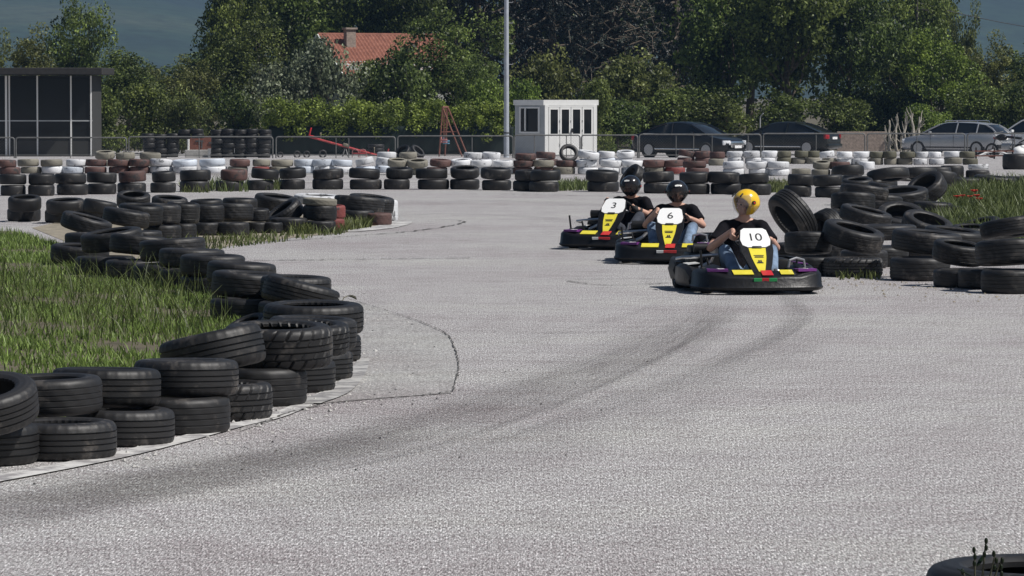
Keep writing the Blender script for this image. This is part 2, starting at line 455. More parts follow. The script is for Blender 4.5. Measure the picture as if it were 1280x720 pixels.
def build_ground():
    ys = [-40, 0, 5, 10, 20, 30, 40, 50, 60, 70, 80, 90, 104, 130, 200, 400, 940]
    xs = [-600, -200, -80, -40, -20, -10, 0, 10, 20, 40, 80, 200, 600]
    ys = [t * K for t in ys]; V = [(x, y, gz(x, y)) for y in ys for x in xs]; nx = len(xs)
    F = [(j * nx + i, j * nx + i + 1, (j + 1) * nx + i + 1, (j + 1) * nx + i) for j in range(len(ys) - 1) for i in range(nx - 1)]
    tag(ob("ground", me_np("ground", V, F, M['asphalt'])), kind="structure")
    # earth under the trees, beyond the parked cars
    V = [(-580, 114 * K, -.852), (580, 114 * K, -.852), (580, 1600, -.852), (-580, 1600, -.852)]
    tag(ob("field", me_np("field", V, [(0, 1, 2, 3)], M['earth'])), kind="structure")
    # hills with woods and meadows, far behind
    ys = list(np.linspace(1440, 3000, 53)) + list(np.linspace(3050, 4200, 24)); xs = np.linspace(-1500, 1500, 101)
    V = [(x, y, hill_h(x, y) - (30 if y < 1460 else 0)) for y in ys for x in xs]; nx = len(xs)
    F = [(j * nx + i, j * nx + i + 1, (j + 1) * nx + i + 1, (j + 1) * nx + i) for j in range(len(ys) - 1) for i in range(nx - 1)]
    hm = bpy.data.materials.new("hill_woods"); hm.use_nodes = True
    n = hm.node_tree.nodes; l = hm.node_tree.links; g = n["Principled BSDF"]; geo = n.new("ShaderNodeNewGeometry")
    q = noise(n, l, geo.outputs["Position"],   .0035, 6, .6); r = ramp(n, [(.40, (.012, .026, .020)), (.52, (.020, .040, .024)), (.62, (.034, .052, .030)), (.72, (.055, .066, .042))]); l.new(q.outputs[0], r.inputs[0])
    q2 = noise(n, l, geo.outputs["Position"], .09, 4, .7); r2 = ramp(n, [(.35, (.55, .55, .55)), (.65, (1.2, 1.2, 1.2))]); l.new(q2.outputs[0], r2.inputs[0])
    l.new(mulcol(n, l, r.outputs[0], r2.outputs[0]), g.inputs["Base Color"]); g.inputs["Roughness"].default_value = 1
    tag(ob("hills", me_np("hills", V, F, hm, smooth=True)), kind="structure")
    # air
    b = MB(); b.box((0, 2090, 215), (3300, 4300, 470))
    m = bpy.data.materials.new("hazy_air"); m.use_nodes = True; n = m.node_tree.nodes; n.remove(n["Principled BSDF"])
    v = n.new("ShaderNodeVolumePrincipled"); v.inputs["Color"].default_value = (.34, .60, 1.0, 1); v.inputs["Density"].default_value = HAZE; v.inputs["Anisotropy"].default_value = .2
    m.node_tree.links.new(v.outputs[0], n["Material Output"].inputs["Volume"])
    tag(b.build("haze", m, smooth=False), kind="stuff")

HAZE = 0.00014
build_ground()

def GH(px, py):
    d = ray(px, py); t = 1500.0
    while t < 4100:
        p = Vector((d.x * t, d.y * t, CAM_H + d.z * t))
        if p.z < hill_h(p.x, p.y): return p
        t += 4
    return p

def ribbon(name, pxs, wid, m, dz, kind="structure", fade=True, world=False, seed=0, wob=0.0, sub=10, vary=0.0):
    """a strip lying on the ground, given by photo pixels; uv along / across; colour = strength"""
    P = [Vector((p[0], p[1], 0)) if world else G(*p) for p in pxs]
    rr = random.Random(seed); Q = []
    for i in range(len(P) - 1):
        a = P[max(i - 1, 0)]; b = P[i]; c = P[i + 1]; d = P[min(i + 2, len(P) - 1)]
        for k in range(sub):
            t = k / sub
            Q.append(.5 * ((2 * b) + (c - a) * t + (2 * a - 5 * b + 4 * c - d) * t * t + (3 * b - a - 3 * c + d) * t ** 3))
    Q.append(P[-1])
    if wob: Q = [q + Vector((rr.uniform(-wob, wob), rr.uniform(-wob, wob), 0)) for q in Q]
    V = []; UV = []; C = []; F = []; L = 0; n = len(Q)
    prof = [(-1, 0), (-.6, .7), (0, 1), (.6, .7), (1, 0)] if fade else [(-1, 1), (1, 1)]
    for i, q in enumerate(Q):
        t = (Q[min(i + 1, n - 1)] - Q[max(i - 1, 0)]); t.z = 0; t.normalize(); s = Vector((-t.y, t.x, 0))
        if i: L += (q - Q[i - 1]).length
        end = min(1, i / (n * .16), (n - 1 - i) / (n * .16)) if fade else 1
        ww = (wid if not isinstance(wid, (list, tuple)) else wid[0] + (wid[1] - wid[0]) * i / (n - 1)) * (1 + rr.uniform(-vary, vary))
        for k, (u, c) in enumerate(prof):
            p = q + s * (u * ww / 2)
            V.append((p.x, p.y, gz(p.x, p.y) + dz)); UV.append((L, u * ww / 2)); C.append((c * end, c * end, c * end, 1))
    K = len(prof)
    for i in range(n - 1):
        for k in range(K - 1): F.append((i * K + k, (i + 1) * K + k, (i + 1) * K + k + 1, i * K + k + 1))
    me = me_np(name, V, F, m, cols=C, uvs=UV)
    bm = bmesh.new(); bm.from_mesh(me)
    for f in bm.faces:
        if f.normal.z < 0: f.normal_flip()
    bm.to_mesh(me); bm.free()
    return tag(ob(name, me), kind=kind)

ISL = [(-420, 650), (60, 560), (220, 537), (322, 503), (382, 476), (402, 448), (372, 405), (318, 378), (240, 350), (140, 330), (70, 306), (20, 290), (-100, 284), (-420, 290)]
sheet("grass_bed", [G(*p) for p in ISL], M['earth'], .006)
FIELD = [(1172, 300), (1176, 262), (1186, 246), (1240, 236), (1330, 231), (1600, 229), (1700, 350), (1300, 335), (1220, 318)]
sheet("field_bed", [G(*p) for p in FIELD], M['earth'], .006)
# smoother pale apron in front of the left curb, bounded by a crack
APR = [(240, 356), (330, 345), (430, 373), (470, 385), (520, 402), (558, 418), (570, 440), (572, 466), (564, 492), (480, 498), (400, 505), (330, 530), (300, 540), (330, 500), (390, 470), (400, 440), (360, 400)]
sheet("apron", [G(*p) for p in APR], M['apron'], .004)
# concrete shelf behind the middle tyre island and kerb edge lines
sheet("verge", [G(*p) for p in [(150, 330), (215, 318), (300, 306), (370, 297), (430, 291), (490, 284), (500, 279), (470, 272), (340, 268), (100, 272), (40, 285)]], M['dirt'], .004)
ribbon("edge_line", [(-60, 610), (60, 588), (145, 571), (215, 554), (290, 534), (345, 521), (400, 497), (430, 480)], [.20, .10], M['white_line'], .009, fade=False, vary=0, seed=3)
ribbon("edge_line", [(430, 290), (470, 286), (494, 281), (499, 277)], .4, M['white_line'], .009, fade=False, vary=0)
ribbon("edge_line", [(380, 506), (420, 492), (445, 470), (455, 450)], [.22, .08], M['white_line'], .013, fade=False, vary=0, seed=5)
# cracks
ck = M['crack']
ribbon("pavement_crack", [(250, 327), (340, 326), (420, 325), (500, 324), (585, 323)], .045, ck, .010, fade=False, wob=.04, sub=26, vary=.9, seed=1)
ribbon("pavement_crack", [(415, 368), (470, 385), (520, 401), (556, 417), (569, 438), (573, 462), (566, 490)], .009, ck, .010, fade=False, wob=.006, sub=20, vary=.8, seed=2)
ribbon("pavement_crack", [(566, 490), (520, 496), (440, 502), (380, 512), (320, 532)], .012, ck, .010, fade=False, wob=.02, sub=20, vary=.9, seed=3)
ribbon("pavement_crack", [(570, 415), (610, 415), (680, 417), (760, 416)], .014, ck, .010, fade=False, wob=.02, sub=20, vary=.9, seed=9)
ribbon("pavement_crack", [(320, 304), (390, 299), (460, 294), (520, 289), (570, 281), (572, 276), (500, 276)], .03, ck, .010, fade=False, wob=.03, sub=20, vary=.9, seed=4)
ribbon("pavement_crack", [(710, 352), (760, 357), (845, 354)], .03, ck, .010, fade=False, wob=.02, sub=20, vary=.9, seed=6)
ribbon("pavement_crack", [(720, 350), (780, 349), (850, 349)], .025, ck, .010, fade=False, wob=.02, sub=20, vary=.9, seed=7)
ribbon("pavement_crack", [(560, 243), (640, 243), (720, 245), (800, 247)], .045, ck, .010, fade=False, wob=.05, sub=16, vary=.95, seed=8)
# rubber laid down along the racing line
st = stain("laid_rubber", (.055, .045, .040), .48, (.7, 42))
st2 = stain("laid_rubber_faint", (.055, .047, .044), .22, (.6, 34), .45)
ribbon("tyre_mark", [(-150, 668), (60, 628), (260, 592), (440, 556), (600, 512), (740, 465), (840, 425), (890, 396), (905, 372)], [1.0, .5], st, .012, seed=1)
ribbon("tyre_mark", [(-150, 700), (80, 640), (300, 604), (500, 566), (680, 510), (800, 462), (870, 425), (915, 385)], [.5, .35], st2, .014, seed=2)
ribbon("tyre_mark", [(-150, 640), (100, 604), (300, 572), (470, 536), (620, 488), (740, 446), (820, 410), (860, 380)], [.8, .5], st2, .016, seed=3)
ribbon("tyre_mark", [(420, 590), (640, 546), (820, 492), (940, 440), (990, 405), (985, 375), (960, 355)], [.35, .22], st2, .018, seed=4)
ribbon("tyre_mark", [(850, 470), (950, 430), (1002, 400), (990, 375), (965, 358)], .26, st2, .020, seed=5)
ribbon("tyre_mark", [(300, 650), (520, 600), (760, 530), (920, 460), (1050, 400)], [1.2, .8], st2, .022, seed=6)
ribbon("tyre_mark", [(500, 256), (620, 252), (740, 256), (860, 262)], [1.6, 1.2], st2, .012, seed=7)
ribbon("tyre_mark", [(420, 275), (560, 268), (700, 275), (760, 290), (790, 330)], [.8, .5], st2, .014, seed=8)
# bright concrete edging between the two back rows of tyres
ribbon("kerb_strip", [(-80, 232), (200, 229), (500, 227), (760, 227), (1000, 229), (1120, 232)], .9, M['concrete'], .006, fade=False)
ribbon("kerb_strip", [(-80, 219), (300, 218), (640, 218), (1000, 218), (1180, 219)], .5, M['concrete'], .008, fade=False)

# ------------------------------------------------------------------ grass and weeds (nobody could count them)
def in_poly(P, poly):
    x, y = P[:, 0], P[:, 1]; c = np.zeros(len(P), bool); n = len(poly); j = n - 1
    for i in range(n):
        xi, yi = poly[i]; xj, yj = poly[j]
        c ^= ((yi > y) != (yj > y)) & (x < (xj - xi) * (y - yi) / (yj - yi + 1e-12) + xi); j = i
    return c

def blades(name, pts, hmin, hmax, wid, m, lean=.45, kind="stuff", seed=0, z0=None):
    r = np.random.default_rng(seed); n = len(pts)
    a = r.uniform(0, 2 * np.pi, n); h = r.uniform(hmin, hmax, n) * r.uniform(.6, 1.0, n); ln = r.uniform(.05, lean, n) * h; la = r.uniform(0, 2 * np.pi, n)
    dx, dy = np.cos(a) * wid / 2, np.sin(a) * wid / 2; lx, ly = np.cos(la) * ln, np.sin(la) * ln
    x, y = pts[:, 0], pts[:, 1]; z = (np.array([gz(0, t) for t in y]) if z0 is None else z0)
    V = np.stack([np.stack([x - dx, y - dy, z], 1), np.stack([x + dx, y + dy, z], 1),
                  np.stack([x + lx * .4 + dx * .8, y + ly * .4 + dy * .8, z + h * .6], 1), np.stack([x + lx * .4 - dx * .8, y + ly * .4 - dy * .8, z + h * .6], 1),
                  np.stack([x + lx + dx * .12, y + ly + dy * .12, z + h], 1), np.stack([x + lx - dx * .12, y + ly - dy * .12, z + h], 1)], 1).reshape(-1, 3)
    b = np.arange(n)[:, None] * 6
    F = np.concatenate([b + np.array([[0, 1, 2, 3]]), b + np.array([[3, 2, 4, 5]])], 1).reshape(-1, 4)
    c = np.repeat(np.clip(r.normal(.5, .24, n), 0, 1), 6); C = np.stack([c, c, c, np.ones_like(c)], 1)
    return tag(ob(name, me_np(name, V, F, m, cols=C)), kind=kind)

def scatter(poly_px, n, seed, clump=0.0):
    r = np.random.default_rng(seed); W = [(G(*p).x, G(*p).y) for p in poly_px]
    A = np.array(W); lo, hi = A.min(0), A.max(0); P = r.uniform(lo, hi, (n * 4, 2)); P = P[in_poly(P, W)]
    # keep what the camera's surroundings could show
    P = P[(np.abs(P[:, 0]) < P[:, 1] * .17 + 1.5)]
    if clump:
        f = np.sin(P[:, 0] * 2.1 + 1) * np.sin(P[:, 1] * 1.3) + np.sin(P[:, 0] * 5 + P[:, 1] * 3.7) * .6
        P = P[r.random(len(P)) < .5 + clump * f]
    return P[:n]

blades("grass", scatter(ISL, 90000, 1, .5), .03, .11, .012, M['grass'], .8, seed=1)
blades("grass", scatter([(-420, 420), (60, 430), (250, 440), (300, 400), (280, 372), (210, 352), (-420, 340)], 2500, 2), .2, .42, .009, M['grass_dry'], .9, seed=2)
blades("grass", scatter(FIELD, 40000, 3, .3), .15, .42, .022, M['grass_dry'], .8, seed=3)
VERGE = [(200, 322), (300, 309), (400, 297), (440, 291), (420, 287), (330, 296), (200, 304)]
blades("weeds", scatter(VERGE, 1500, 4, .5), .04, .16, .02, M['grass_dry'], .9, seed=4)
for i, poly in enumerate([[(698, 239), (738, 238), (738, 231), (698, 231)], [(950, 241), (988, 242), (988, 231), (950, 231)], [(225, 241), (262, 241), (262, 236), (225, 236)], [(262, 240), (310, 240), (310, 232), (262, 232)], [(330, 238), (350, 238), (350, 232), (330, 232)], [(428, 290), (464, 285), (464, 279), (428, 282)], [(365, 293), (392, 293), (392, 288), (365, 288)], [(1045, 350), (1100, 350), (1100, 345), (1045, 345)], [(1140, 300), (1185, 298), (1190, 285), (1140, 286)]]):
    blades("weeds", scatter(poly, [900, 900, 300, 450, 260, 600, 400, 110, 500][i], 20 + i), .06, [.22, .22, .28, .34, .36, .22, .22, .13, .4][i], .02, M['grass_dry'], .8, seed=20 + i)

# sharper single tracks and bits of rubber and grit by the curbs
ribbon("tyre_mark", [(300, 610), (520, 566), (700, 506), (830, 446), (905, 398)], .10, st, .024, seed=11)
ribbon("tyre_mark", [(330, 622), (560, 574), (740, 508), (860, 450), (925, 402)], .10, st2, .026, seed=12)
ribbon("tyre_mark", [(640, 430), (760, 404), (840, 376)], .12, st2, .028, seed=13)
ribbon("tyre_mark", [(960, 372), (1010, 390), (1000, 412), (930, 446), (800, 490), (640, 532)], .12, st2, .030, seed=14)
ribbon("tyre_mark", [(-100, 655), (60, 634), (220, 604), (400, 570), (520, 540)], [1.3, .6], st, .032, seed=15)
def grit(name, centres, n, spread, smin, smax, m, seed):
    r = np.random.default_rng(seed); V = []; F = []
    for k in range(n):
        c = G(*centres[r.integers(len(centres))]); x = c.x + r.normal(0, spread); y = c.y + r.normal(0, spread * 3); s = r.uniform(smin, smax); b = len(V); a = r.uniform(0, 6.28)
        for j in range(4): V.append((x + s * math.cos(a + j * 1.57) * r.uniform(.6, 1.2), y + s * math.sin(a + j * 1.57) * r.uniform(.6, 1.5), gz(x, y) + .004))
        V.append((x + r.uniform(-.3, .3) * s, y, gz(x, y) + .004 + s * r.uniform(.4, .9)))
        F += [(b + j, b + (j + 1) % 4, b + 4) for j in range(4)]
    tag(ob(name, me_np(name, V, F, m)), kind="stuff")
EDGE = [(150, 570), (230, 552), (300, 535), (350, 520), (400, 497), (440, 470), (460, 440), (440, 400), (380, 366)]
grit("gravel", EDGE, 230, .22, .008, .022, M['concrete'], 1)
grit("gravel", EDGE + [(500, 560), (620, 520), (700, 480)], 150, .5, .005, .013, M['ink'], 2)
grit("gravel", [(1050, 352), (1110, 356), (1180, 362), (1230, 368), (1000, 350)], 220, .4, .008, .022, M['dirt'], 3)
# ================================================================== TYRES
def tyre_mesh(name, kind, seg, D=.62, W=.2):
    R0 = D / 2; h = W / 2
    if kind == 'far':
        half = [(R0, 0), (R0, .6), (R0 - .012, .86), (R0 - .035, 1.0), (R0 - .075, 1.02), (R0 - .105, .90), (R0 - .105, .75), (R0 - .05, .62), (R0 - .025, .0)]
    else:
        g = .011 if kind != 'worn' else .004
        half = [(R0, 0), (R0, .10), (R0 - g, .12), (R0 - g, .17), (R0, .19), (R0, .44), (R0 - g, .46), (R0 - g, .52), (R0 - .001, .54), (R0 - .003, .70), (R0 - .008, .82), (R0 - .018, .93), (R0 - .032, .99), (R0 - .038, .985), (R0 - .042, 1.01), (R0 - .062, 1.04), (R0 - .082, 1.0), (R0 - .086, 1.015), (R0 - .092, 1.0), (R0 - .104, .93), (R0 - .112, .88), (R0 - .112, .74), (R0 - .10, .70), (R0 - .06, .66), (R0 - .026, .5), (R0 - .018, .0)]
    prof = half[::-1][:-1] if False else None
    top = half; bot = [(r, -z) for r, z in half[::-1]]
    loop = top + bot[1:-1]                      # closed loop: outer mid -> top -> inner mid -> bottom -> back
    loop = top[:-1] + [top[-1]] + [(r, -z) for r, z in half[1:-1]][::-1]
    b = MB(); rings = []
    for j, (r, z) in enumerate(loop):
        ring = []
        for k in range(seg):
            rr = r; a = 2 * math.pi * k / seg; az = abs(z)
            if kind == 'block' and .54 <= az <= .93 and (k + (3 if z > 0 else 0)) % 7 == 0: rr -= .012
            if kind == 'block' and .19 <= az <= .44 and k % 7 == 4: rr -= .007
            if kind == 'rib' and .70 <= az <= .93 and k % 3 == 0: rr -= .006
            if kind == 'worn': rr -= .003 * math.sin(k * .7 + z * 3) ** 2
            aa = a + (z * .22 if kind == 'block' else 0)
            ring.append(b.bm.verts.new((rr * math.cos(aa), rr * math.sin(aa), z * h + h)))
        rings.append(ring)
    n = len(loop)
    for i in range(n):
        a_, b_ = rings[i], rings[(i + 1) % n]
        for k in range(seg): b.bm.faces.new((a_[k], a_[(k + 1) % seg], b_[(k + 1) % seg], b_[k]))
    return b.mesh(name, TM['black'], True, 38)

TY = {}
for k, s in (('rib', 96), ('block', 168), ('worn', 72), ('far', 36)): TY[k] = tyre_mesh("tyre_" + k, k, s)
TYC = {}
def tmesh(kind, c):
    if (kind, c) not in TYC:
        me = TY[kind].copy(); me.materials[0] = TM[c]; TYC[(kind, c)] = me
    return TYC[(kind, c)]

trnd = random.Random(11)
TYRES = []
def tyre(loc, D, W, c='black', kind='far', rx=0.0, ry=0.0, rz=None, label=None, group=None, mid=False):
    """loc: centre of the underside (or the middle of the tyre when mid)"""
    o = ob("tyre", tmesh(kind, c))
    if isinstance(rx, tuple):
        a = Vector(rx).normalized(); m0 = a.to_track_quat('Z', 'Y').to_matrix(); hz = D / 2 * math.sqrt(max(0, 1 - a.z * a.z)) + W / 2 * abs(a.z)
    else:
        m0 = Euler((R(rx), R(ry), 0 if rz is None else R(rz)), 'XYZ').to_matrix(); hz = None
    sq = trnd.uniform(-.025, .025)
    spin = Matrix.Rotation(trnd.uniform(0, 6.28), 3, 'Z')
    m3 = m0 @ spin
    o.rotation_euler = m3.to_euler()
    o.scale = (D / .62 * (1 + sq), D / .62 * (1 - sq), W / .2)
    off = m3 @ Vector((0, 0, W / 2))
    o.location = Vector(loc) - off + Vector((0, 0, W / 2 if hz is None else hz))
    tag(o, label, "tyre", group); TYRES.append(o)
    return o

LOOK = dict(black="worn black", white="white-painted", blue="pale bluish-white", brown="faded red-brown", khaki="khaki-grey painted", olive="olive-painted", red="dull red painted")
LEV = {1: ["single"], 2: ["lower", "upper"], 3: ["bottom", "middle", "top"]}

def row(name, items, landmarks, group, kind='far', W=.2, D=None, jit=.055):
    """items: (px, base_py, width_px, [colours from the bottom up]); labels count stacks from the nearest landmark"""
    items = sorted(items, key=lambda t: t[0])
    for it in items:
        px, py, wpx, cs = it[:4]; opt = it[4] if len(it) > 4 else {}
        best = min(landmarks, key=lambda lm: abs(lm[1] - px))
        side = 'left' if px < best[1] else 'right'
        between = sorted([i[0] for i in items if (i[0] < best[1]) == (px < best[1])], key=lambda q: abs(q - best[1]))
        nth = ORD[between.index(px) + 1]
        p = G(px, py); s = ppm(p.y); d = wpx / s if D is None else D; p.y += d / 2; p.x = ray(px, py).x / ray(px, py).y * p.y
        ww = opt.get('W', W); z = gz(0, p.y)
        for k, c in enumerate(cs):
            last = k == len(cs) - 1
            rx = trnd.uniform(-3.2, 3.2) * (k > 0); ry = trnd.uniform(-3.2, 3.2) * (k > 0); zz = z + .008 * (k > 0)
            if last and 'tilt' in opt: rx, ry = opt['tilt']; zz = z + d / 2 * (abs(math.sin(R(rx))) + abs(math.sin(R(ry)))) * .8
            dx = opt.get('dx', [0] * len(cs))[k] / s if 'dx' in opt else trnd.uniform(-jit, jit)
            lab = f"{LOOK[c]} tyre, {LEV[len(cs)][k]} in {nth} stack {side} of {best[0]}, {name}"
            if len(cs) == 1: lab = f"{LOOK[c]} tyre lying alone, {nth} place {side} of {best[0]}, {name}"
            tyre((p.x + dx, p.y + trnd.uniform(-jit, jit), zz), d * trnd.uniform(.96, 1.04), ww * trnd.uniform(.94, 1.05), c, kind, rx, ry, None, lab, group)
            z += ww

LM = [("dark pavilion", 60), ("brown board", 258), ("red seesaw", 430), ("swing frame", 560), ("light pole", 633), ("white kiosk", 714), ("black saloon", 866), ("dark saloon", 995), ("silver estate", 1195)]
# front painted row (nearest the track, behind the black row)
W2 = ['brown'] * 2
front = [(10, 218, 27, ['brown', 'brown']), (38, 217, 27, ['khaki', 'khaki']), (66, 217, 27, ['white', 'khaki']), (94, 217, 27, ['blue', 'white']), (122, 217, 27, ['brown', 'brown']),
 (150, 217, 27, ['brown', 'brown']), (176, 217, 25, ['brown', 'brown']), (203, 217, 29, ['white', 'white']), (234, 217, 31, ['white', 'blue']), (268, 217, 32, ['white', 'blue']),
 (298, 217, 26, ['khaki', 'brown']), (324, 217, 22, ['red', 'khaki']), (352, 217, 28, ['khaki', 'khaki']), (379, 217, 26, ['blue', 'blue']), (404, 217, 26, ['white', 'blue']),
 (430, 217, 27, ['white', 'blue']), (456, 217, 24, ['blue', 'white'], {'tilt': (0, -14)}), (480, 216, 25, ['blue', 'white'], {'tilt': (0, 8)}), (496, 219, 25, ['khaki', 'khaki'], {'tilt': (9, 2)}), (522, 219, 26, ['khaki', 'khaki'], {'tilt': (10, 0)}),
 (548, 218, 27, ['brown', 'brown'], {'tilt': (4, 3)}), (574, 218, 27, ['white', 'white'], {'tilt': (6, -3)}), (601, 218, 27, ['white', 'white']), (628, 218, 27, ['white', 'white']), (655, 218, 26, ['brown', 'brown', 'brown']),
 (681, 218, 26, ['brown', 'khaki']), (708, 218, 27, ['khaki', 'brown']), (735, 218, 27, ['white', 'white', 'white'], {'tilt': (4, 10)}), (763, 218, 27, ['white', 'white']), (789, 218, 27, ['blue', 'white']),
 (817, 218, 27, ['khaki', 'brown']), (843, 218, 26, ['red', 'brown']), (870, 219, 29, ['brown', 'brown']), (918, 220, 27, ['white', 'white']), (946, 220, 27, ['white', 'white']), (973, 220, 27, ['white', 'white']),
 (1000, 220, 25, ['khaki']), (1025, 221, 24, ['khaki', 'khaki'], {'tilt': (10, 0)}), (1051, 221, 26, ['brown', 'brown'])]
row("front painted row", front, LM, "painted tyres edging the far side of the track", W=.165)
back = [(612, 208, 23, ['white', 'white']), (592, 208, 23, ['white', 'white']), (482, 207, 23, ['white', 'white']), (510, 207, 23, ['khaki', 'khaki']),
 (684, 207, 26, ['brown', 'brown']), (735, 206, 22, ['white', 'white']), (758, 206, 22, ['blue', 'white']), (781, 206, 23, ['white', 'white'], {'tilt': (9, 0)}),
 (857, 205, 22, ['brown', 'brown'], {'tilt': (0, 10)}), (877, 205, 20, ['brown', 'brown']), (897, 207, 19, ['khaki', 'brown']), (919, 205, 21, ['white', 'white']), (941, 205, 21, ['white', 'white']), (962, 205, 20, ['white', 'white']),
 (981, 205, 18, ['olive', 'olive']), (1000, 205, 18, ['khaki', 'olive']), (1018, 205, 18, ['khaki', 'olive']), (1035, 206, 18, ['khaki', 'white'], {'tilt': (0, -8)}), (1054, 206, 20, ['white', 'white']), (1075, 206, 21, ['white', 'white']),
 (1095, 206, 18, ['khaki', 'olive']), (1113, 206, 17, ['khaki', 'olive']), (1132, 206, 20, ['khaki', 'olive']), (1151, 206, 18, ['white', 'white']), (1169, 206, 19, ['white', 'white']), (1190, 205, 23, ['khaki', 'white']), (1211, 206, 20, ['olive', 'olive']), (1084, 212, 19, ['white']),
 (132, 208, 24, ['khaki', 'khaki'], {'tilt': (8, 0)}), (158, 208, 25, ['khaki', 'khaki']), (186, 208, 26, ['khaki', 'khaki'])]
row("rear painted row", back, LM, "painted tyres in the rear row behind the track", W=.195)
# black row standing on the track edge
bk = [(18, 245, 33, 2), (52, 245, 33, 2), (90, 244, 40, 2), (130, 243, 38, 2), (168, 242, 36, 2), (205, 241, 31, 2), (244, 240, 39, 2), (290, 239, 34, 2), (328, 238, 34, 2), (367, 237, 33, 2), (411, 237, 40, 2), (457, 237, 40, 2),
      (498, 237, 34, 2), (541, 237, 40, 2), (582, 237, 38, 2), (622, 238, 38, 2), (658, 239, 36, 2), (682, 240, 38, 2), (755, 240, 41, 2), (826, 242, 40, 2), (866, 243, 38, 2), (907, 243, 40, 2), (944, 244, 36, 2), (998, 246, 34, 2), (1034, 247, 38, 2), (1070, 248, 34, 2)]
opts = {457: {'tilt': (0, 3)}, 582: {'tilt': (9, 0)}, 367: {'tilt': (3, -3)}, 498: {'tilt': (5, 0)}, 328: {'tilt': (0, 5)}, 168: {'tilt': (0, -4)}, 907: {'tilt': (0, 2)}, 622: {'tilt': (4, 2)}}
row("black row by the track", [(a, b, c, ['brown' if a in (290, 168) and i == 1 else 'black' for i in range(n)], opts.get(a, {})) for a, b, c, n in bk], LM, "black tyres along the far edge of the track", W=.205)

# tyres placed one by one: (px, base_py, width_px, z, colour, kind, rx, ry, W, label)
def put(items, group, dflt='worn', jig=0.0):
    for it in items:
        px, py, wpx, z, c, kind, rx, ry, W, lab = it
        p = G(px, py); s = ppm(p.y); d = wpx / s; q = ray(px, py); ax_ = isinstance(rx, tuple); p.y += d / 2 * (.5 if ax_ else 1); p.x = q.x / q.y * p.y
        if jig and not ax_ and z > .05: rx += trnd.uniform(-jig, jig); ry += trnd.uniform(-jig, jig)
        lift = 0
        if not ax_ and abs(rx) + abs(ry) > 5: lift = d / 2 * (abs(math.sin(R(rx))) + abs(math.sin(R(ry)))) - (W / 2) * (2 - math.cos(R(rx)) - math.cos(R(ry)))
        tyre((p.x, p.y, gz(0, p.y) + z + lift * .85), d, W, c, kind or dflt, rx, ry, None, lab, group)

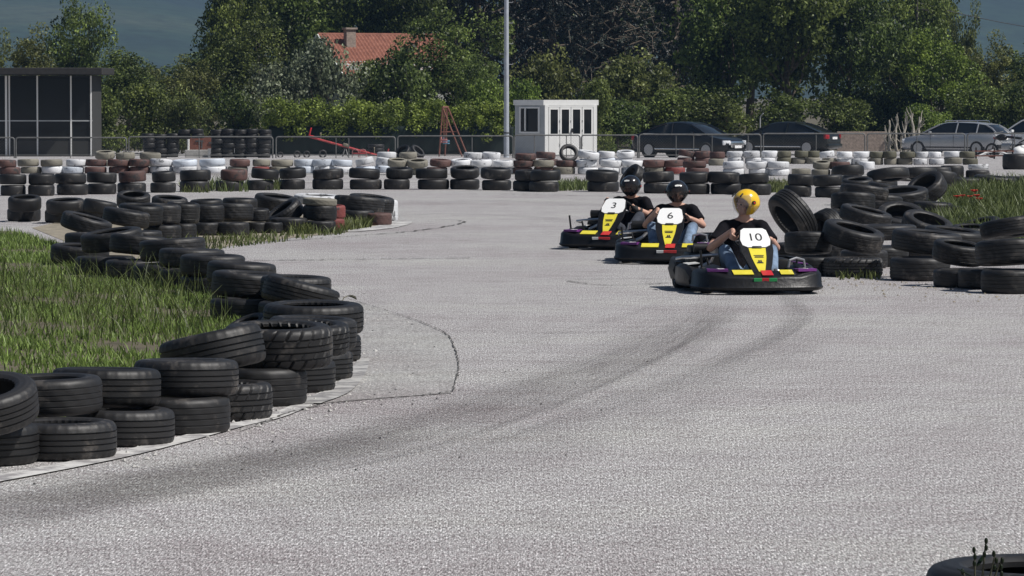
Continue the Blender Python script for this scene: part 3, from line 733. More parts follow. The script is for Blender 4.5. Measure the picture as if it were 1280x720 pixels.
GI = "black tyres curbing the grass bend in front"
put([
 (-25, 585, 150, 0, 'black', 'rib', 0, 0, .21, "black tyre at the very start of the bend, cut by the picture edge, lower one"),
 (-24, 588, 146, .16, 'black', 'rib', (-.08, -.24, .97), 0, .2, "tilted black tyre with open hole at the near end of the grass curb"),
 (75, 578, 142, 0, 'black', 'rib', 0, 0, .2, "lower ribbed tyre second along the white line from near end"),
 (62, 566, 136, .2, 'black', 'worn', 1, -2, .2, "upper smooth tyre on second stack from near end of grass curb"),
 (150, 560, 138, 0, 'black', 'rib', 0, 1, .2, "lower ribbed tyre third along the white line from near end"),
 (133, 556, 138, .2, 'black', 'rib', -1, 2, .21, "upper ribbed tyre on third stack from near end of grass curb"),
 (223, 545, 134, 0, 'black', 'worn', 0, 0, .21, "lower smooth tyre of two-high stack overhung on its left"),
 (233, 543, 130, .21, 'black', 'rib', 0, 1, .205, "upper ribbed tyre overhanging the fourth stack along the white line"),
 (278, 528, 128, 0, 'black', 'block', 0, 0, .22, "low block-tread tyre beside the white line, under a sloping tyre"),
 (266, 522, 132, .19, 'black', 'rib', -4, -13, .24, "sloping ribbed tyre propped with its right side high"),
 (326, 510, 120, 0, 'black', 'worn', 0, 0, .24, "smooth lower tyre hidden in shade under the wide winter tyre"),
 (348, 509, 138, .245, 'black', 'block', 2, 1, .255, "wide winter-tread tyre crowning the bend stack beside the grass"),
 (362, 493, 118, 0, 'black', 'rib', 0, 0, .21, "low ribbed tyre peeking right of the winter-tread stack"),
 (381, 488, 114, .21, 'black', 'block', 3, 3, .2, "block-tread tyre resting behind the wide winter-tread tyre"),
 (386, 478, 112, 0, 'black', 'rib', 0, 0, .2, "lower ribbed tyre at the outermost point of the bend"),
 (391, 474, 112, .2, 'black', 'rib', 0, 1, .21, "middle ribbed tyre at the outermost point of the bend"),
 (395, 455, 114, 0, 'black', 'rib', 0, 0, .2, "lower tyre of wide pair just past the bend point"),
 (392, 454, 126, .2, 'black', 'rib', 1, 1, .22, "upper wide ribbed tyre just past the bend point, sticking out right"),
 (372, 430, 96, 0, 'black', 'worn', 0, 0, .2, "lower tyre under a slanting one past the bend point"),
 (376, 428, 98, .19, 'black', 'rib', -3, 14, .2, "slanting tyre dropping to the right past the bend point"),
 (368, 408, 92, 0, 'black', 'worn', 0, 0, .2, "lower tyre right of the dried grass heads"),
 (370, 406, 92, .2, 'black', 'rib', 1, 2, .2, "upper tyre right of the dried grass heads"),
 (310, 404, 96, 0, 'black', 'worn', 0, 0, .2, "lower tyre at the grass edge behind the dried stalks"),
 (312, 402, 96, .2, 'black', 'worn', 0, 3, .21, "upper smooth tyre at the grass edge behind the dried stalks"),
 (307, 385, 86, 0, 'black', 'worn', 0, 0, .2, "lower tyre of stack on the far arm of the grass curb"),
 (302, 384, 88, .2, 'black', 'worn', 1, 2, .2, "flat upper tyre on the far arm just before the curb turns"),
 (266, 372, 82, 0, 'black', 'worn', 0, 0, .2, "lower tyre, second stack back along the far arm"),
 (266, 372, 82, .2, 'black', 'worn', 0, 2, .2, "upper tyre, second stack back along the far arm"),
 (238, 362, 80, 0, 'black', 'worn', 0, 0, .2, "lower tyre, third stack back along the far arm"),
 (240, 361, 84, .2, 'black', 'worn', 0, 2, .19, "upper tyre, third stack back along the far arm"),
 (205, 356, 80, 0, 'black', 'worn', 0, 0, .2, "lower tyre, fourth stack back along the far arm"),
 (216, 354, 84, .2, 'black', 'worn', -2, -3, .22, "large upper tyre, fourth stack back along the far arm"),
 (170, 350, 78, 0, 'black', 'worn', 0, 0, .2, "lower tyre, fifth stack back along the far arm"),
 (176, 348, 78, .2, 'black', 'worn', -3, 5, .2, "upper tyre, fifth stack back along the far arm"),
 (132, 345, 76, 0, 'black', 'worn', 0, 0, .2, "lower tyre, sixth stack back along the far arm"),
 (140, 342, 78, .2, 'black', 'worn', 4, -7, .2, "leaning upper tyre, sixth stack back along the far arm"),
 (100, 333, 74, 0, 'black', 'worn', 3, 3, .2, "last low tyre on the far arm of the grass curb"),
 (312, 424, 56, -.12, 'black', 'worn', (-.35, -.25, .9), 0, .2, "small half-sunk tyre leaning at the tip of the grass"),
], GI, jig=1.5)
GM = "black tyres of the middle island"
put([
 (30, 277, 42, 0, 'black', 'far', 0, 0, .2, "lower tyre at the left end of the middle island"),
 (31, 278, 42, .15, 'black', 'far', 8, 0, .2, "upper tyre tipped forward at the left end of the middle island"),
 (80, 279, 48, .0, 'black', 'far', 0, 0, .2, "lower tyre, second from left end of the middle island's rear"),
 (82, 280, 48, .13, 'black', 'far', 4, 0, .2, "upper tyre, second from left end of the middle island's rear"),
 (125, 280, 44, .0, 'black', 'far', 0, 0, .2, "lower tyre, third from left end of the middle island's rear"),
 (125, 281, 42, .12, 'black', 'far', 3, 6, .2, "upper tyre, third from left end of the middle island's rear"),
 (167, 277, 42, .0, 'black', 'far', 0, 0, .2, "lower tyre under the forward-tipped ring in the middle island"),
 (167, 276, 42, .15, 'black', 'worn', 11, 0, .2, "forward-tipped ring showing its hole in the middle island"),
 (212, 277, 45, .0, 'black', 'far', 0, 0, .2, "lower tyre just right of the forward-tipped ring"),
 (212, 277, 45, .12, 'black', 'far', 4, 3, .2, "upper tyre just right of the forward-tipped ring"),
 (258, 277, 42, .13, 'black', 'far', 3, -2, .2, "flat tyre, rear of the middle island, below the brown board"),
 (300, 275, 45, .13, 'black', 'far', 3, 0, .2, "flat tyre, rear of the middle island, below the tyre pile"),
 (112, 312, 62, .0, 'black', 'worn', 0, 0, .2, "lower tyre where the middle island meets the grass"),
 (108, 309, 66, .10, 'black', 'worn', 4, 13, .2, "crooked tyre sliding right where the middle island meets the grass"),
 (152, 312, 56, .0, 'black', 'worn', 0, 0, .2, "lower tyre beside the crooked one at the island's left"),
 (158, 306, 60, .2, 'black', 'worn', -2, 12, .2, "drooping upper tyre beside the crooked one at the island's left"),
 (176, 309, 54, .0, 'black', 'worn', 0, 0, .2, "lower tyre at the front of the middle island, left part"),
 (176, 304, 56, .22, 'black', 'worn', 0, 1, .25, "thick upper tyre at the front of the middle island, left part"),
 (203, 303, 48, .0, 'black', 'worn', 0, 0, .22, "lower tyre in front stack left of the squat pair"),
 (203, 302, 48, .22, 'black', 'worn', 0, 1, .25, "upper tyre in front stack left of the squat pair"),
 (228, 301, 36, .0, 'black', 'worn', 0, 0, .22, "squat lower tyre, first of the island's clear front stacks"),
 (229, 300, 42, .21, 'black', 'worn', 0, 2, .26, "squat grey upper tyre, first of the island's clear front stacks"),
 (257, 295, 40, .0, 'black', 'worn', 0, 0, .18, "lower tyre, second of the island's clear front stacks"),
 (260, 294, 42, .18, 'black', 'worn', 1, 2, .23, "upper tyre, second of the island's clear front stacks"),
 (291, 295, 42, .0, 'black', 'worn', 0, 0, .18, "lower tyre, third of the island's clear front stacks"),
 (290, 293, 54, .18, 'black', 'worn', -2, 3, .23, "broad upper tyre, third of the island's clear front stacks"),
 (321, 292, 30, .0, 'black', 'worn', 0, 0, .15, "small lower tyre beside the propped tyre on the island"),
 (321, 291, 32, .15, 'black', 'worn', 0, 1, .17, "small upper tyre beside the propped tyre on the island"),
 (341, 292, 26, .0, 'black', 'worn', 0, 0, .15, "little tyre on the ground at the foot of the propped tyre"),
 (361, 291, 48, .0, 'black', 'worn', 0, 0, .2, "lower tyre under the propped tyre on the island"),
 (356, 289, 50, -.02, 'black', 'rib', (-.52, -.22, .82), 0, .22, "propped tyre showing ribbed tread, centre of the middle island"),
 (345, 273, 54, .08, 'black', 'worn', (.12, -.10, .98), 0, .22, "big tyre lying askew at the rear of the island centre"),
 (398, 275, 62, .24, 'white', 'worn', 3, 0, .14, "white-painted tyre lying across the rear of the middle island"),
 (400, 291, 40, .0, 'black', 'worn', 0, 0, .16, "bottom tyre of the grey-topped stack on the island"),
 (400, 290, 43, .16, 'black', 'worn', 0, 0, .21, "middle tyre of the grey-topped stack on the island"),
 (400, 290, 43, .37, 'khaki', 'worn', 2, 0, .1, "thin grey tyre topping the island's three-high stack"),
 (416, 289, 30, .0, 'red', 'worn', 0, 0, .17, "dull red lower tyre peeking beside the grey-topped stack"),
 (416, 288, 32, .17, 'red', 'worn', 0, 0, .18, "dull red upper tyre peeking beside the grey-topped stack"),
 (446, 282, 44, .0, 'black', 'worn', 0, 0, .22, "shaded lower tyre under the big tilted tyre at island end"),
 (472, 282, 36, .0, 'brown', 'worn', 0, 0, .18, "red-brown lower tyre at the right end of the middle island"),
 (449, 281, 64, .13, 'black', 'worn', -2, 1, .24, "wide flat tyre on the right end of the middle island"),
 (464, 280, 58, .13, 'black', 'rib', 2, 9, .23, "big tilted tyre crowning the right end of the middle island"),
 (484, 277, 28, .0, 'white', 'worn', 0, 0, .32, "white-painted tyre tucked behind the island's right end"),
], GM, jig=4)
GR = "black tyres heaped at the right of the track"
put([
 (1000, 326, 64, .0, 'black', 'rib', 0, 0, .2, "lower tyre right behind the yellow-helmeted driver"),
 (991, 312, 70, .06, 'black', 'rib', (-.70, -.30, -.52), 0, .25, "big upright tyre leaning with its ribbed tread up, right of yellow helmet"),
 (1037, 312, 58, -.08, 'black', 'worn', (-.80, -.45, -.35), 0, .2, "upright tyre leaning just right of the big ribbed one"),
 (1018, 345, 66, .0, 'black', 'worn', 0, 0, .2, "lower tyre nearest the front corner of the leading kart"),
 (1010, 343, 60, .2, 'black', 'worn', 2, 3, .22, "upper tyre nearest the front corner of the leading kart"),
 (1066, 347, 76, .0, 'black', 'block', 0, 0, .2, "block-tread lower tyre behind the weeds on the right"),
 (1066, 344, 78, .19, 'black', 'worn', 2, 5, .22, "wide sagging upper tyre above the weeds on the right"),
 (1080, 336, 60, .0, 'black', 'worn', 0, 0, .2, "hidden lower tyre between the weeds stack and the square stack"),
 (1100, 322, 92, .2, 'black', 'worn', 0, 3, .18, "very wide flat tyre behind the sagging one"),
 (1082, 316, 66, .26, 'black', 'worn', -2, 4, .18, "flat tyre lying behind the very wide flat one"),
 (1063, 306, 50, .2, 'black', 'worn', 2, 0, .2, "lower tyre of the mid-heap pair left of the ring"),
 (1066, 305, 56, .4, 'black', 'worn', 2, 2, .22, "upper tyre of the mid-heap pair left of the ring"),
 (1080, 296, 62, .45, 'black', 'worn', 1, -2, .18, "long flat tyre at the top of the mid heap"),
 (1126, 300, 62, .06, 'black', 'worn', (.05, -.42, .9), 0, .2, "open ring tipped up towards the track, middle of the right heap"),
 (1159, 308, 66, .04, 'black', 'worn', (.25, -.28, .92), 0, .2, "open ring slumped right with weeds growing through it"),
 (1150, 352, 76, .0, 'black', 'worn', 0, 0, .24, "lower tyre of the square stack with shadow on its left"),
 (1158, 350, 88, .24, 'black', 'worn', 0, 1, .22, "wide upper tyre of the square stack with shadow on its left"),
 (1192, 342, 78, .2, 'black', 'worn', 0, 2, .22, "tyre set back behind the square stack"),
 (1200, 360, 68, .0, 'black', 'worn', 0, 0, .18, "lower tyre right of the square stack"),
 (1198, 359, 66, .18, 'black', 'worn', 0, 1, .2, "upper tyre right of the square stack"),
 (1228, 362, 62, .0, 'black', 'worn', 0, 0, .2, "low narrow tyre squeezed before the last right stack"),
 (1264, 368, 76, .0, 'black', 'worn', 0, 0, .23, "lower tyre of the last stack at right picture edge"),
 (1262, 366, 88, .23, 'black', 'worn', -1, -3, .24, "upper tyre of the last stack at right picture edge"),
 (1266, 350, 84, .38, 'black', 'worn', 0, 0, .18, "flat tyre behind the last stack at right picture edge"),
 (1330, 366, 80, .0, 'black', 'worn', 0, 0, .22, "tyre beyond the last stack, mostly outside the picture"),
 (1158, 270, 52, .13, 'black', 'worn', (-.46, -.40, .78), 0, .25, "tall open ring standing askew on top of the rear heap"),
 (1180, 276, 46, .0, 'black', 'worn', 0, 0, .22, "lower tyre below the askew ring, beside the poppies"),
 (1166, 278, 50, .1, 'black', 'worn', 0, 4, .2, "tyre below the askew ring, toward the track"),
 (1125, 277, 70, .2, 'black', 'worn', 2, 2, .2, "flat tyre in the rear heap, left of the askew ring"),
 (1110, 268, 52, .2, 'black', 'worn', 2, 8, .22, "domed tyre in the rear heap behind the flat one"),
 (1105, 262, 56, .0, 'black', 'worn', 0, 0, .22, "lower tyre in the rear heap beside the black row"),
 (1072, 258, 44, .0, 'black', 'worn', 0, 0, .2, "lower tyre where the black row meets the rear heap"),
 (1072, 257, 40, .2, 'black', 'worn', 4, -6, .22, "upper tyre where the black row meets the rear heap"),
 (1110, 248, 54, .24, 'black', 'far', 0, 1, .2, "flat tyre topping the rear heap below the dry trunks"),
 (1112, 246, 50, .0, 'black', 'far', 0, 0, .2, "lower tyre at the back of the rear heap, shaded"),
 (1146, 244, 50, .24, 'black', 'far', 0, 0, .2, "flat tyre at the back of the rear heap, right part"),
 (1176, 242, 40, .1, 'black', 'far', 0, 0, .26, "tyre behind the askew ring at the back of the heap"),
 (1204, 240, 52, .05, 'black', 'far', 0, 0, .22, "tyre at the back edge of the poppy grass, left one"),
 (1244, 240, 54, .02, 'black', 'far', 2, 5, .24, "tyre at the back edge of the poppy grass, middle one"),
 (1278, 238, 50, .05, 'black', 'far', 0, 0, .22, "tyre at the back edge of the poppy grass, right one"),
 (1172, 226, 34, .0, 'black', 'far', 0, 0, .3, "dark tyre in front of the silver estate's tyre row"),
 (1190, 224, 30, .0, 'black', 'far', 0, 0, .3, "dark tyre below the silver estate, near the white rim"),
 (1223, 222, 26, .18, 'white', 'far', 0, 0, .12, "white-topped tyre below the tail of the silver estate"),
 (1222, 224, 30, .0, 'black', 'far', 0, 0, .2, "dark tyre under the white-topped one"),
 (1150, 224, 34, .0, 'black', 'far', 0, 0, .26, "dark tyre behind the rear heap, third before the white rim"),
 (1132, 224, 30, .0, 'black', 'far', 0, 0, .24, "dark tyre behind the rear heap, fourth before the white rim"),
 (1270, 212, 34, .0, 'black', 'far', 0, 0, .4, "dark tyre behind the motorbike at right edge"),
 (1222, 298, 60, -.03, 'black', 'worn', (-.25, -.12, .95), 0, .16, "flattened tyre tilted in the grass below the poppies"),
 (1240, 304, 44, .0, 'black', 'worn', 3, 3, .14, "low tyre lying in the grass behind the last stack"),
 (1140, 290, 60, .0, 'black', 'worn', 0, 0, .22, "low tyre filling the middle of the right heap under the open ring"),
 (1110, 296, 58, .0, 'black', 'worn', 3, 0, .22, "low tyre left of the open ring in the right heap"),
 (1100, 284, 56, .2, 'black', 'worn', 2, 4, .2, "tyre behind the long flat one in the right heap"),
 (1140, 268, 58, .0, 'black', 'worn', 0, 0, .24, "low tyre left under the askew ring of the rear heap"),
 (1184, 290, 52, .0, 'black', 'worn', 2, 0, .2, "low tyre at the grass edge right of the slumped ring"),
 (1150, 322, 70, .0, 'black', 'worn', 0, 0, .22, "low tyre under the slumped ring with weeds"),
 (1104, 334, 64, .0, 'black', 'worn', 0, 0, .22, "low tyre left of the square stack, in shade"),
 (1048, 328, 58, .0, 'black', 'worn', 0, 0, .2, "low tyre under the leaning upright pair"),
 (1100, 241, 44, .0, 'black', 'far', 0, 0, .24, "rearmost low tyre right of the black row's end"),
 (1060, 236, 40, .2, 'black', 'far', 0, 4, .2, "tyre lying on the end of the black row"),
 (1214, 312, 50, .1, 'black', 'worn', 2, 2, .16, "tyre behind the right stacks at the grass edge"),
], GR, jig=9)
# beside the camera: top of a stack in the bottom right corner
for k, zz in enumerate((0, .22, .44)):
    p = AT(1296, 6.75 * K); tyre((p.x + .01 * k, p.y, zz), .66, .22, 'black', 'worn', 0, 0, None, ["bottom tyre of the close stack in the near corner", "middle tyre of the close stack in the near corner", "top tyre of the close stack in the near corner, weed before it"][k], "tyres of the stack beside the camera")
# upright and fallen tyres in front of the kiosk and near the swing
put([(711, 203, 24, -.02, 'black', 'far', (.2, -.88, .42), 0, .17, "upright black tyre standing on the row before the white kiosk"),
     (790, 241, 36, .0, 'black', 'worn', (-.75, -.35, .55), 0, .2, "tyre leaning on the black row behind the left driver"),
     (470, 195, 21, .0, 'black', 'far', 0, 0, .17, "bottom tyre of small stack behind the red seesaw's low end"),
     (470, 195, 21, .17, 'black', 'far', 0, 0, .17, "middle tyre of small stack behind the red seesaw's low end"),
     (470, 195, 21, .34, 'black', 'far', 0, 0, .17, "top tyre of small stack behind the red seesaw's low end"),
     (503, 198, 22, -.05, 'black', 'far', (-.5, -.5, .7), 0, .17, "tyre half upright on the ground left of the swing, nearer one"),
     (522, 197, 20, -.05, 'black', 'far', (.6, -.4, .7), 0, .17, "tyre half upright on the ground left of the swing, farther one")], "loose black tyres before the green cloth", 'far')
# pile of black tyres behind the fence: the smallest in view
cols = [(271, 6), (286, 6), (301, 6), (316, 6), (331, 6), (246, 6), (231, 6), (216, 5), (201, 5), (186, 5)]
pile = []
for i, (px, n) in enumerate(cols):
    p = AT(px, 97.0 * K)
    for k in range(n):
        if px in (231, 246) and k < 4: continue
        pile.append((p.x + trnd.uniform(-.05, .05), p.y + trnd.uniform(-.1, .1), p.z + .19 * k + (.03 if i % 2 else 0)))
NMAX = 318 - len(TYRES)
print("TYRES", len(TYRES), "pile", len(pile))
pm = tmesh('far', 'black'); b = MB()
for i, q in enumerate(pile):
    if i < max(0, NMAX):
        pass
    n0 = len(b.bm.verts); b.bm.from_mesh(pm); b.bm.verts.ensure_lookup_table()
    bmesh.ops.transform(b.bm, matrix=Matrix.Translation(q) @ Matrix.Rotation(trnd.uniform(0, 6), 4, 'Z') @ Matrix.Diagonal((.84, .84, .95, 1)), verts=b.bm.verts[n0:])
o = b.build("tyre_pile", TM['black']); tag(o, "long pile of small black tyres stacked six high beyond the fence", "tyre pile", kind="stuff")
# ================================================================== STRUCTURES BEHIND THE TRACK
def tilemat():
    m = bpy.data.materials.new("roof_tiles"); m.use_nodes = True
    n = m.node_tree.nodes; l = m.node_tree.links; p = n["Principled BSDF"]; tc = n.new("ShaderNodeTexCoord")
    q = noise(n, l, tc.outputs["Object"], 3.0, 6, .7); r = ramp(n, [(.3, (.14, .052, .034)), (.5, (.22, .080, .050)), (.7, (.29, .125, .085))]); l.new(q.outputs[0], r.inputs[0])
    l.new(r.outputs[0], p.inputs["Base Color"]); p.inputs["Roughness"].default_value = .8
    return m
M['roof_tile'] = tilemat()

def px_at(px, y): return ray(px, 200).x / ray(px, 200).y * y
def z_at(py, y):
    d = ray(640, py); return CAM_H + d.z / d.y * y

# --- red tiled house ------------------------------------------------
def house():
    y0 = 124.0 * K; xl, xr = px_at(392, y0), px_at(556, y0); zr = z_at(45, y0 + 1.5); ze = z_at(93, y0 - 1.5)
    r = empty("tiled_house", ((xl + xr) / 2, y0, gz(0, y0)), 0, "low house with faded red tiled roof showing among the bushes", "house")
    cx = (xl + xr) / 2; L = (xr - xl) / 2; b = MB(); g = gz(0, y0); D = 3.2; zr -= g; ze -= g
    prof = [(-D, 0), (D, 0), (D, ze + .25), (0, zr - .12), (-D, ze + .25)]
    Mx = Matrix(((0, 0, 1, 0), (1, 0, 0, 0), (0, 1, 0, 0), (0, 0, 0, 1)))
    b.prism(prof, -L + .35, L - .35, Mx); b.build("wall", M['plaster'], r, smooth=False)
    # roof: rows of curved tiles
    nx, ny = 34, 13
    for sgn, nm in ((-1, "roof"), (1, "roof")):
        V = []; F = []
        for j in range(ny + 1):
            for k in (0, 1):
                if j == ny and k == 1: continue
                t = j / ny; yy = (D + .45) * (1 - t) * sgn; zz = ze - .13 + (zr - ze + .13) * t
                for i in range(nx * 2 + 1):
                    x = -L + 2 * L * i / (nx * 2)
                    wv = .055 * math.sin(i * math.pi / 2) ** 2 if True else 0
                    V.append((x, yy, zz + wv + (.085 if k == 0 else 0) * (1 if j else 1)))
        rows_ = len(V) // (nx * 2 + 1); W_ = nx * 2 + 1
        F = [(j * W_ + i, j * W_ + i + 1, (j + 1) * W_ + i + 1, (j + 1) * W_ + i) for j in range(rows_ - 1) for i in range(nx * 2)]
        rf = ob(nm, me_np(nm, V, F, M['roof_tile'], smooth=False), r)
        if sgn < 0:
            c = MB(); cxp = px_at(424, y0 - 1) - cx; c.box((cxp, -1.0, zr - .35), (.52, .42, 1.3), bev=.015); c.box((cxp, -1.0, zr + .33), (.66, .56, .1), bev=.015); ch = c.build("chimney", M['brick'], rf, smooth=False)
            c = MB(); c.tube([(-L, 0, zr + .03), (L, 0, zr + .03)], .1, 8); c.build("ridge", M['roof_tile'], rf)
    t = MB()
    for sgn in (-1, 1):
        a = Vector((-L - .03, 0, zr - .02)); e = Vector((-L - .03, sgn * (D + .45), ze - .15)); mid = (a + e) / 2
        ang = math.atan2(e.z - a.z, e.y - a.y)
        t.box(mid, (.06, (e - a).length, .2), (ang, 0, 0))
    t.build("gable_trim", M['white_trim'], r, smooth=False)
    # the house stands a little askew so the left gable edge shows
    r.rotation_euler.z = R(24)
house()

# --- dark pavilion at the left --------------------------------------
def pavilion():
    y0 = 104.0 * K; x0, x1 = px_at(-60, y0), px_at(117, y0); g = gz(0, y0); zt = z_at(94, y0) - g
    r = empty("glazed_pavilion", ((x0 + x1) / 2, y0, g), 0, "low dark glazed pavilion with flat overhanging roof and white mullions", "pavilion")
    w_ = x1 - x0; b = MB(); b.box((0, 2.1, zt / 2), (w_ - .1, 4.0, zt - .02)); b.build("wall", M['wall_dark'], r, smooth=False)
    b = MB(); b.box((0.1, 1.6, zt + .17), (w_ + .8, 5.6, .3), bev=.03); b.build("roof", M['dark_wood'], r, smooth=False)
    xs = [px_at(p, y0) - (x0 + x1) / 2 for p in (-59, -25, 8, 12, 47, 89, 114)]
    for i in range(len(xs) - 1):
        b = MB(); b.box(((xs[i] + xs[i + 1]) / 2, .07, zt / 2), (xs[i + 1] - xs[i] - .04, .03, zt - .2)); b.build("window", M['pane'], r, smooth=False)
    for x in xs:
        b = MB(); b.box((x, .03, zt / 2), (.09 if abs(x - xs[2]) < .1 else .06, .09, zt - .04)); b.build("mullion", M['white_trim'], r, smooth=False)
    b = MB(); b.box((0, .04, z_at(151, y0) - g), (w_ - .1, .06, .05)); b.build("transom", M['transom_and_booth_shade'], r, smooth=False)
    b = MB(); b.box((0, .045, .35), (w_ - .1, .05, .62)); b.build("lower_panel", M['wall_dark'], r, smooth=False)
pavilion()

# --- white kiosk ----------------------------------------------------
def kiosk():
    y0 = 101.0 * K; s = ppm(y0); g = gz(0, y0); H = z_at(125, y0) - g
    cx = px_at(680, y0); a = R(33)                       # near corner of the box
    r = empty("white_kiosk", (cx, y0, g), 0, "small white sales kiosk with four glazed folding doors, shade coloured into its side", "kiosk")
    Wf, Ws = 2.42, 1.55
    # local frame: front runs to the right and back, side to the left and back
    af, as_ = R(22), R(180 - 38)
    f = Vector((math.cos(af), math.sin(af), 0)); sd = Vector((math.cos(as_), math.sin(as_), 0))
    nf = Vector((f.y, -f.x, 0)); ns = Vector((-sd.y, sd.x, 0))
    P = [Vector((0, 0, 0)), f * Wf, f * Wf + sd * Ws, sd * Ws]
    def slab(b, P_, z0, z1):
        b.loft([[(p.x, p.y, z0) for p in P_], [(p.x, p.y, z1) for p in P_]])
    b = MB(); slab(b, P, 0.05, H - .2); b.build("wall", M['transom_and_booth_shade'], r, smooth=False)  # shade of the left face is painted into the wall colour
    c = (P[0] + P[2]) / 2
    b = MB(); slab(b, [c + (p - c) * 1.04 for p in P], H - .22, H); b.build("roof", M['booth_white'], r, smooth=False)
    def fbox(b, u, z, du, dz, t, out, fr=f, nn=nf):
        p = fr * u + nn * out; ang = math.atan2(fr.y, fr.x)
        b.box((p.x, p.y, z), (du, t, dz), (0, 0, ang))
    b = MB()
    fbox(b, .10, (H - .2) / 2, .16, H - .22, .05, .028); fbox(b, Wf - .10, (H - .2) / 2, .16, H - .22, .05, .028)
    fbox(b, Wf / 2, H - .26, Wf - .36, .06, .05, .027); b.build("front_frame", M['booth_white'], r, smooth=False)
    dw = (Wf - .38) / 4
    for k in range(4):
        u = .19 + dw * (k + .5)
        d = MB(); h0, h1 = .1, H - .30
        fbox(d, u, .53, dw - .03, .88, .04, .03)
        fbox(d, u - dw / 2 + .05, (.97 + h1) / 2, .07, h1 - .97, .045, .03); fbox(d, u + dw / 2 - .05, (.97 + h1) / 2, .07, h1 - .97, .045, .03)
        fbox(d, u, h1 - .05, dw - .17, .1, .045, .03)
        do = d.build("door", M['booth_white'], r, smooth=False)
        w_ = MB(); fbox(w_, u, (.97 + h1 - .1) / 2, dw - .16, h1 - 1.07, .012, .022); w_.build("pane", M['pane'], do, smooth=False)
        if k in (0, 1, 3):
            hn = MB()
            for z in (.5, 1.1, 1.5): fbox(hn, u + dw / 2 - .006 if k < 3 else u - dw / 2 + .006, z, .025, .09, .05, .045)
            hn.build("hinge", M['frame_steel'], do, smooth=False)
        if k == 2:
            hn = MB(); fbox(hn, u - dw / 2 + .05, 1.12, .05, .16, .06, .06); fbox(hn, u - dw / 2 + .02, 1.05, .12, .03, .03, .08); hn.build("handle", M['ink'], do, smooth=False)
    wf = MB(); u0 = .75; zc = 1.55; ww, hh = 1.0, 1.05
    for du in (-ww / 2, ww / 2): fbox(wf, u0 + du, zc, .07, hh + .07, .05, .03, sd, ns)
    for dz in (-hh / 2, hh / 2): fbox(wf, u0, zc + dz, ww - .07, .07, .05, .03, sd, ns)
    wo = wf.build("window", M['booth_white'], r, smooth=False)
    p = MB(); fbox(p, u0, zc, ww - .07, hh - .07, .012, .012, sd, ns); p.build("pane", M['pane'], wo, smooth=False)
    p = MB(); fbox(p, u0 + .18, zc + .02, .06, hh - .1, .03, .10, sd, ns); p.build("open_sash", M['booth_white'], wo, smooth=False)
kiosk()

# --- light pole with climbing rungs ---------------------------------
def light_pole():
    y = 98.0 * K; x = px_at(633, y); g = gz(0, y)
    r = empty("light_pole", (x, y, g), 0, "tall pale grey light pole with step rungs beside the white kiosk", "light pole")
    b = MB(); b.tube([(0, 0, 0), (0, 0, 4.5), (0, 0, 9)], [.115, .10, .085], 14); b.build("pole", M['pole'], r)
    b = MB()
    for i in range(14):
        z = .9 + 2.9 + i * .42; sx = -1 if i % 2 else 1
        b.tube([(0, 0, z), (sx * .26, -.02, z)], .014, 6); b.tube([(sx * .26, -.02, z), (sx * .26, -.02, z + .06)], .014, 6)
    b.build("rung", M['galv'], r)
    b = MB(); b.tube([(0, 0, .98), (0, 0, 1.04)], .125, 14); b.build("clamp", M['frame_steel'], r)
    b = MB(); b.box((0, -.35, 8.9), (.5, .35, .3), (R(30), 0, 0), bev=.03); b.tube([(0, 0, 8.8), (0, -.3, 8.85)], .03, 6); b.build("floodlight", M['galv'], r)
light_pole()

# --- utility pole with its wire, among the right-hand trees ----------
def utility():
    y = 121.0 * K; x = px_at(1145, y); g = gz(0, y)
    r = empty("utility_pole", (x, y, g), 0, "thin dark utility pole rising behind the trees at the right", "utility pole")
    b = MB(); b.tube([(0, 0, 0), (0, 0, 10)], [.09, .07], 8); b.build("pole", M['pole_dark'], r)
    b = MB(); b.box((0, 0, 6.9), (1.2, .09, .09)); b.build("crossarm", M['pole_dark'], r, smooth=False)
    pts = []
    a = AT(1150, 121 * K, 4); e = AT(1420, 121 * K, 46)
    for i in range(24):
        t = i / 23; p = a.lerp(e, t); p.z -= .35 * 4 * t * (1 - t); pts.append(p)
    b = MB(); b.tube(pts, .018, 5); o = b.build("overhead_wire", M['cable']); tag(o, "black overhead wire sagging across the hill at top right", "wire")
utility()

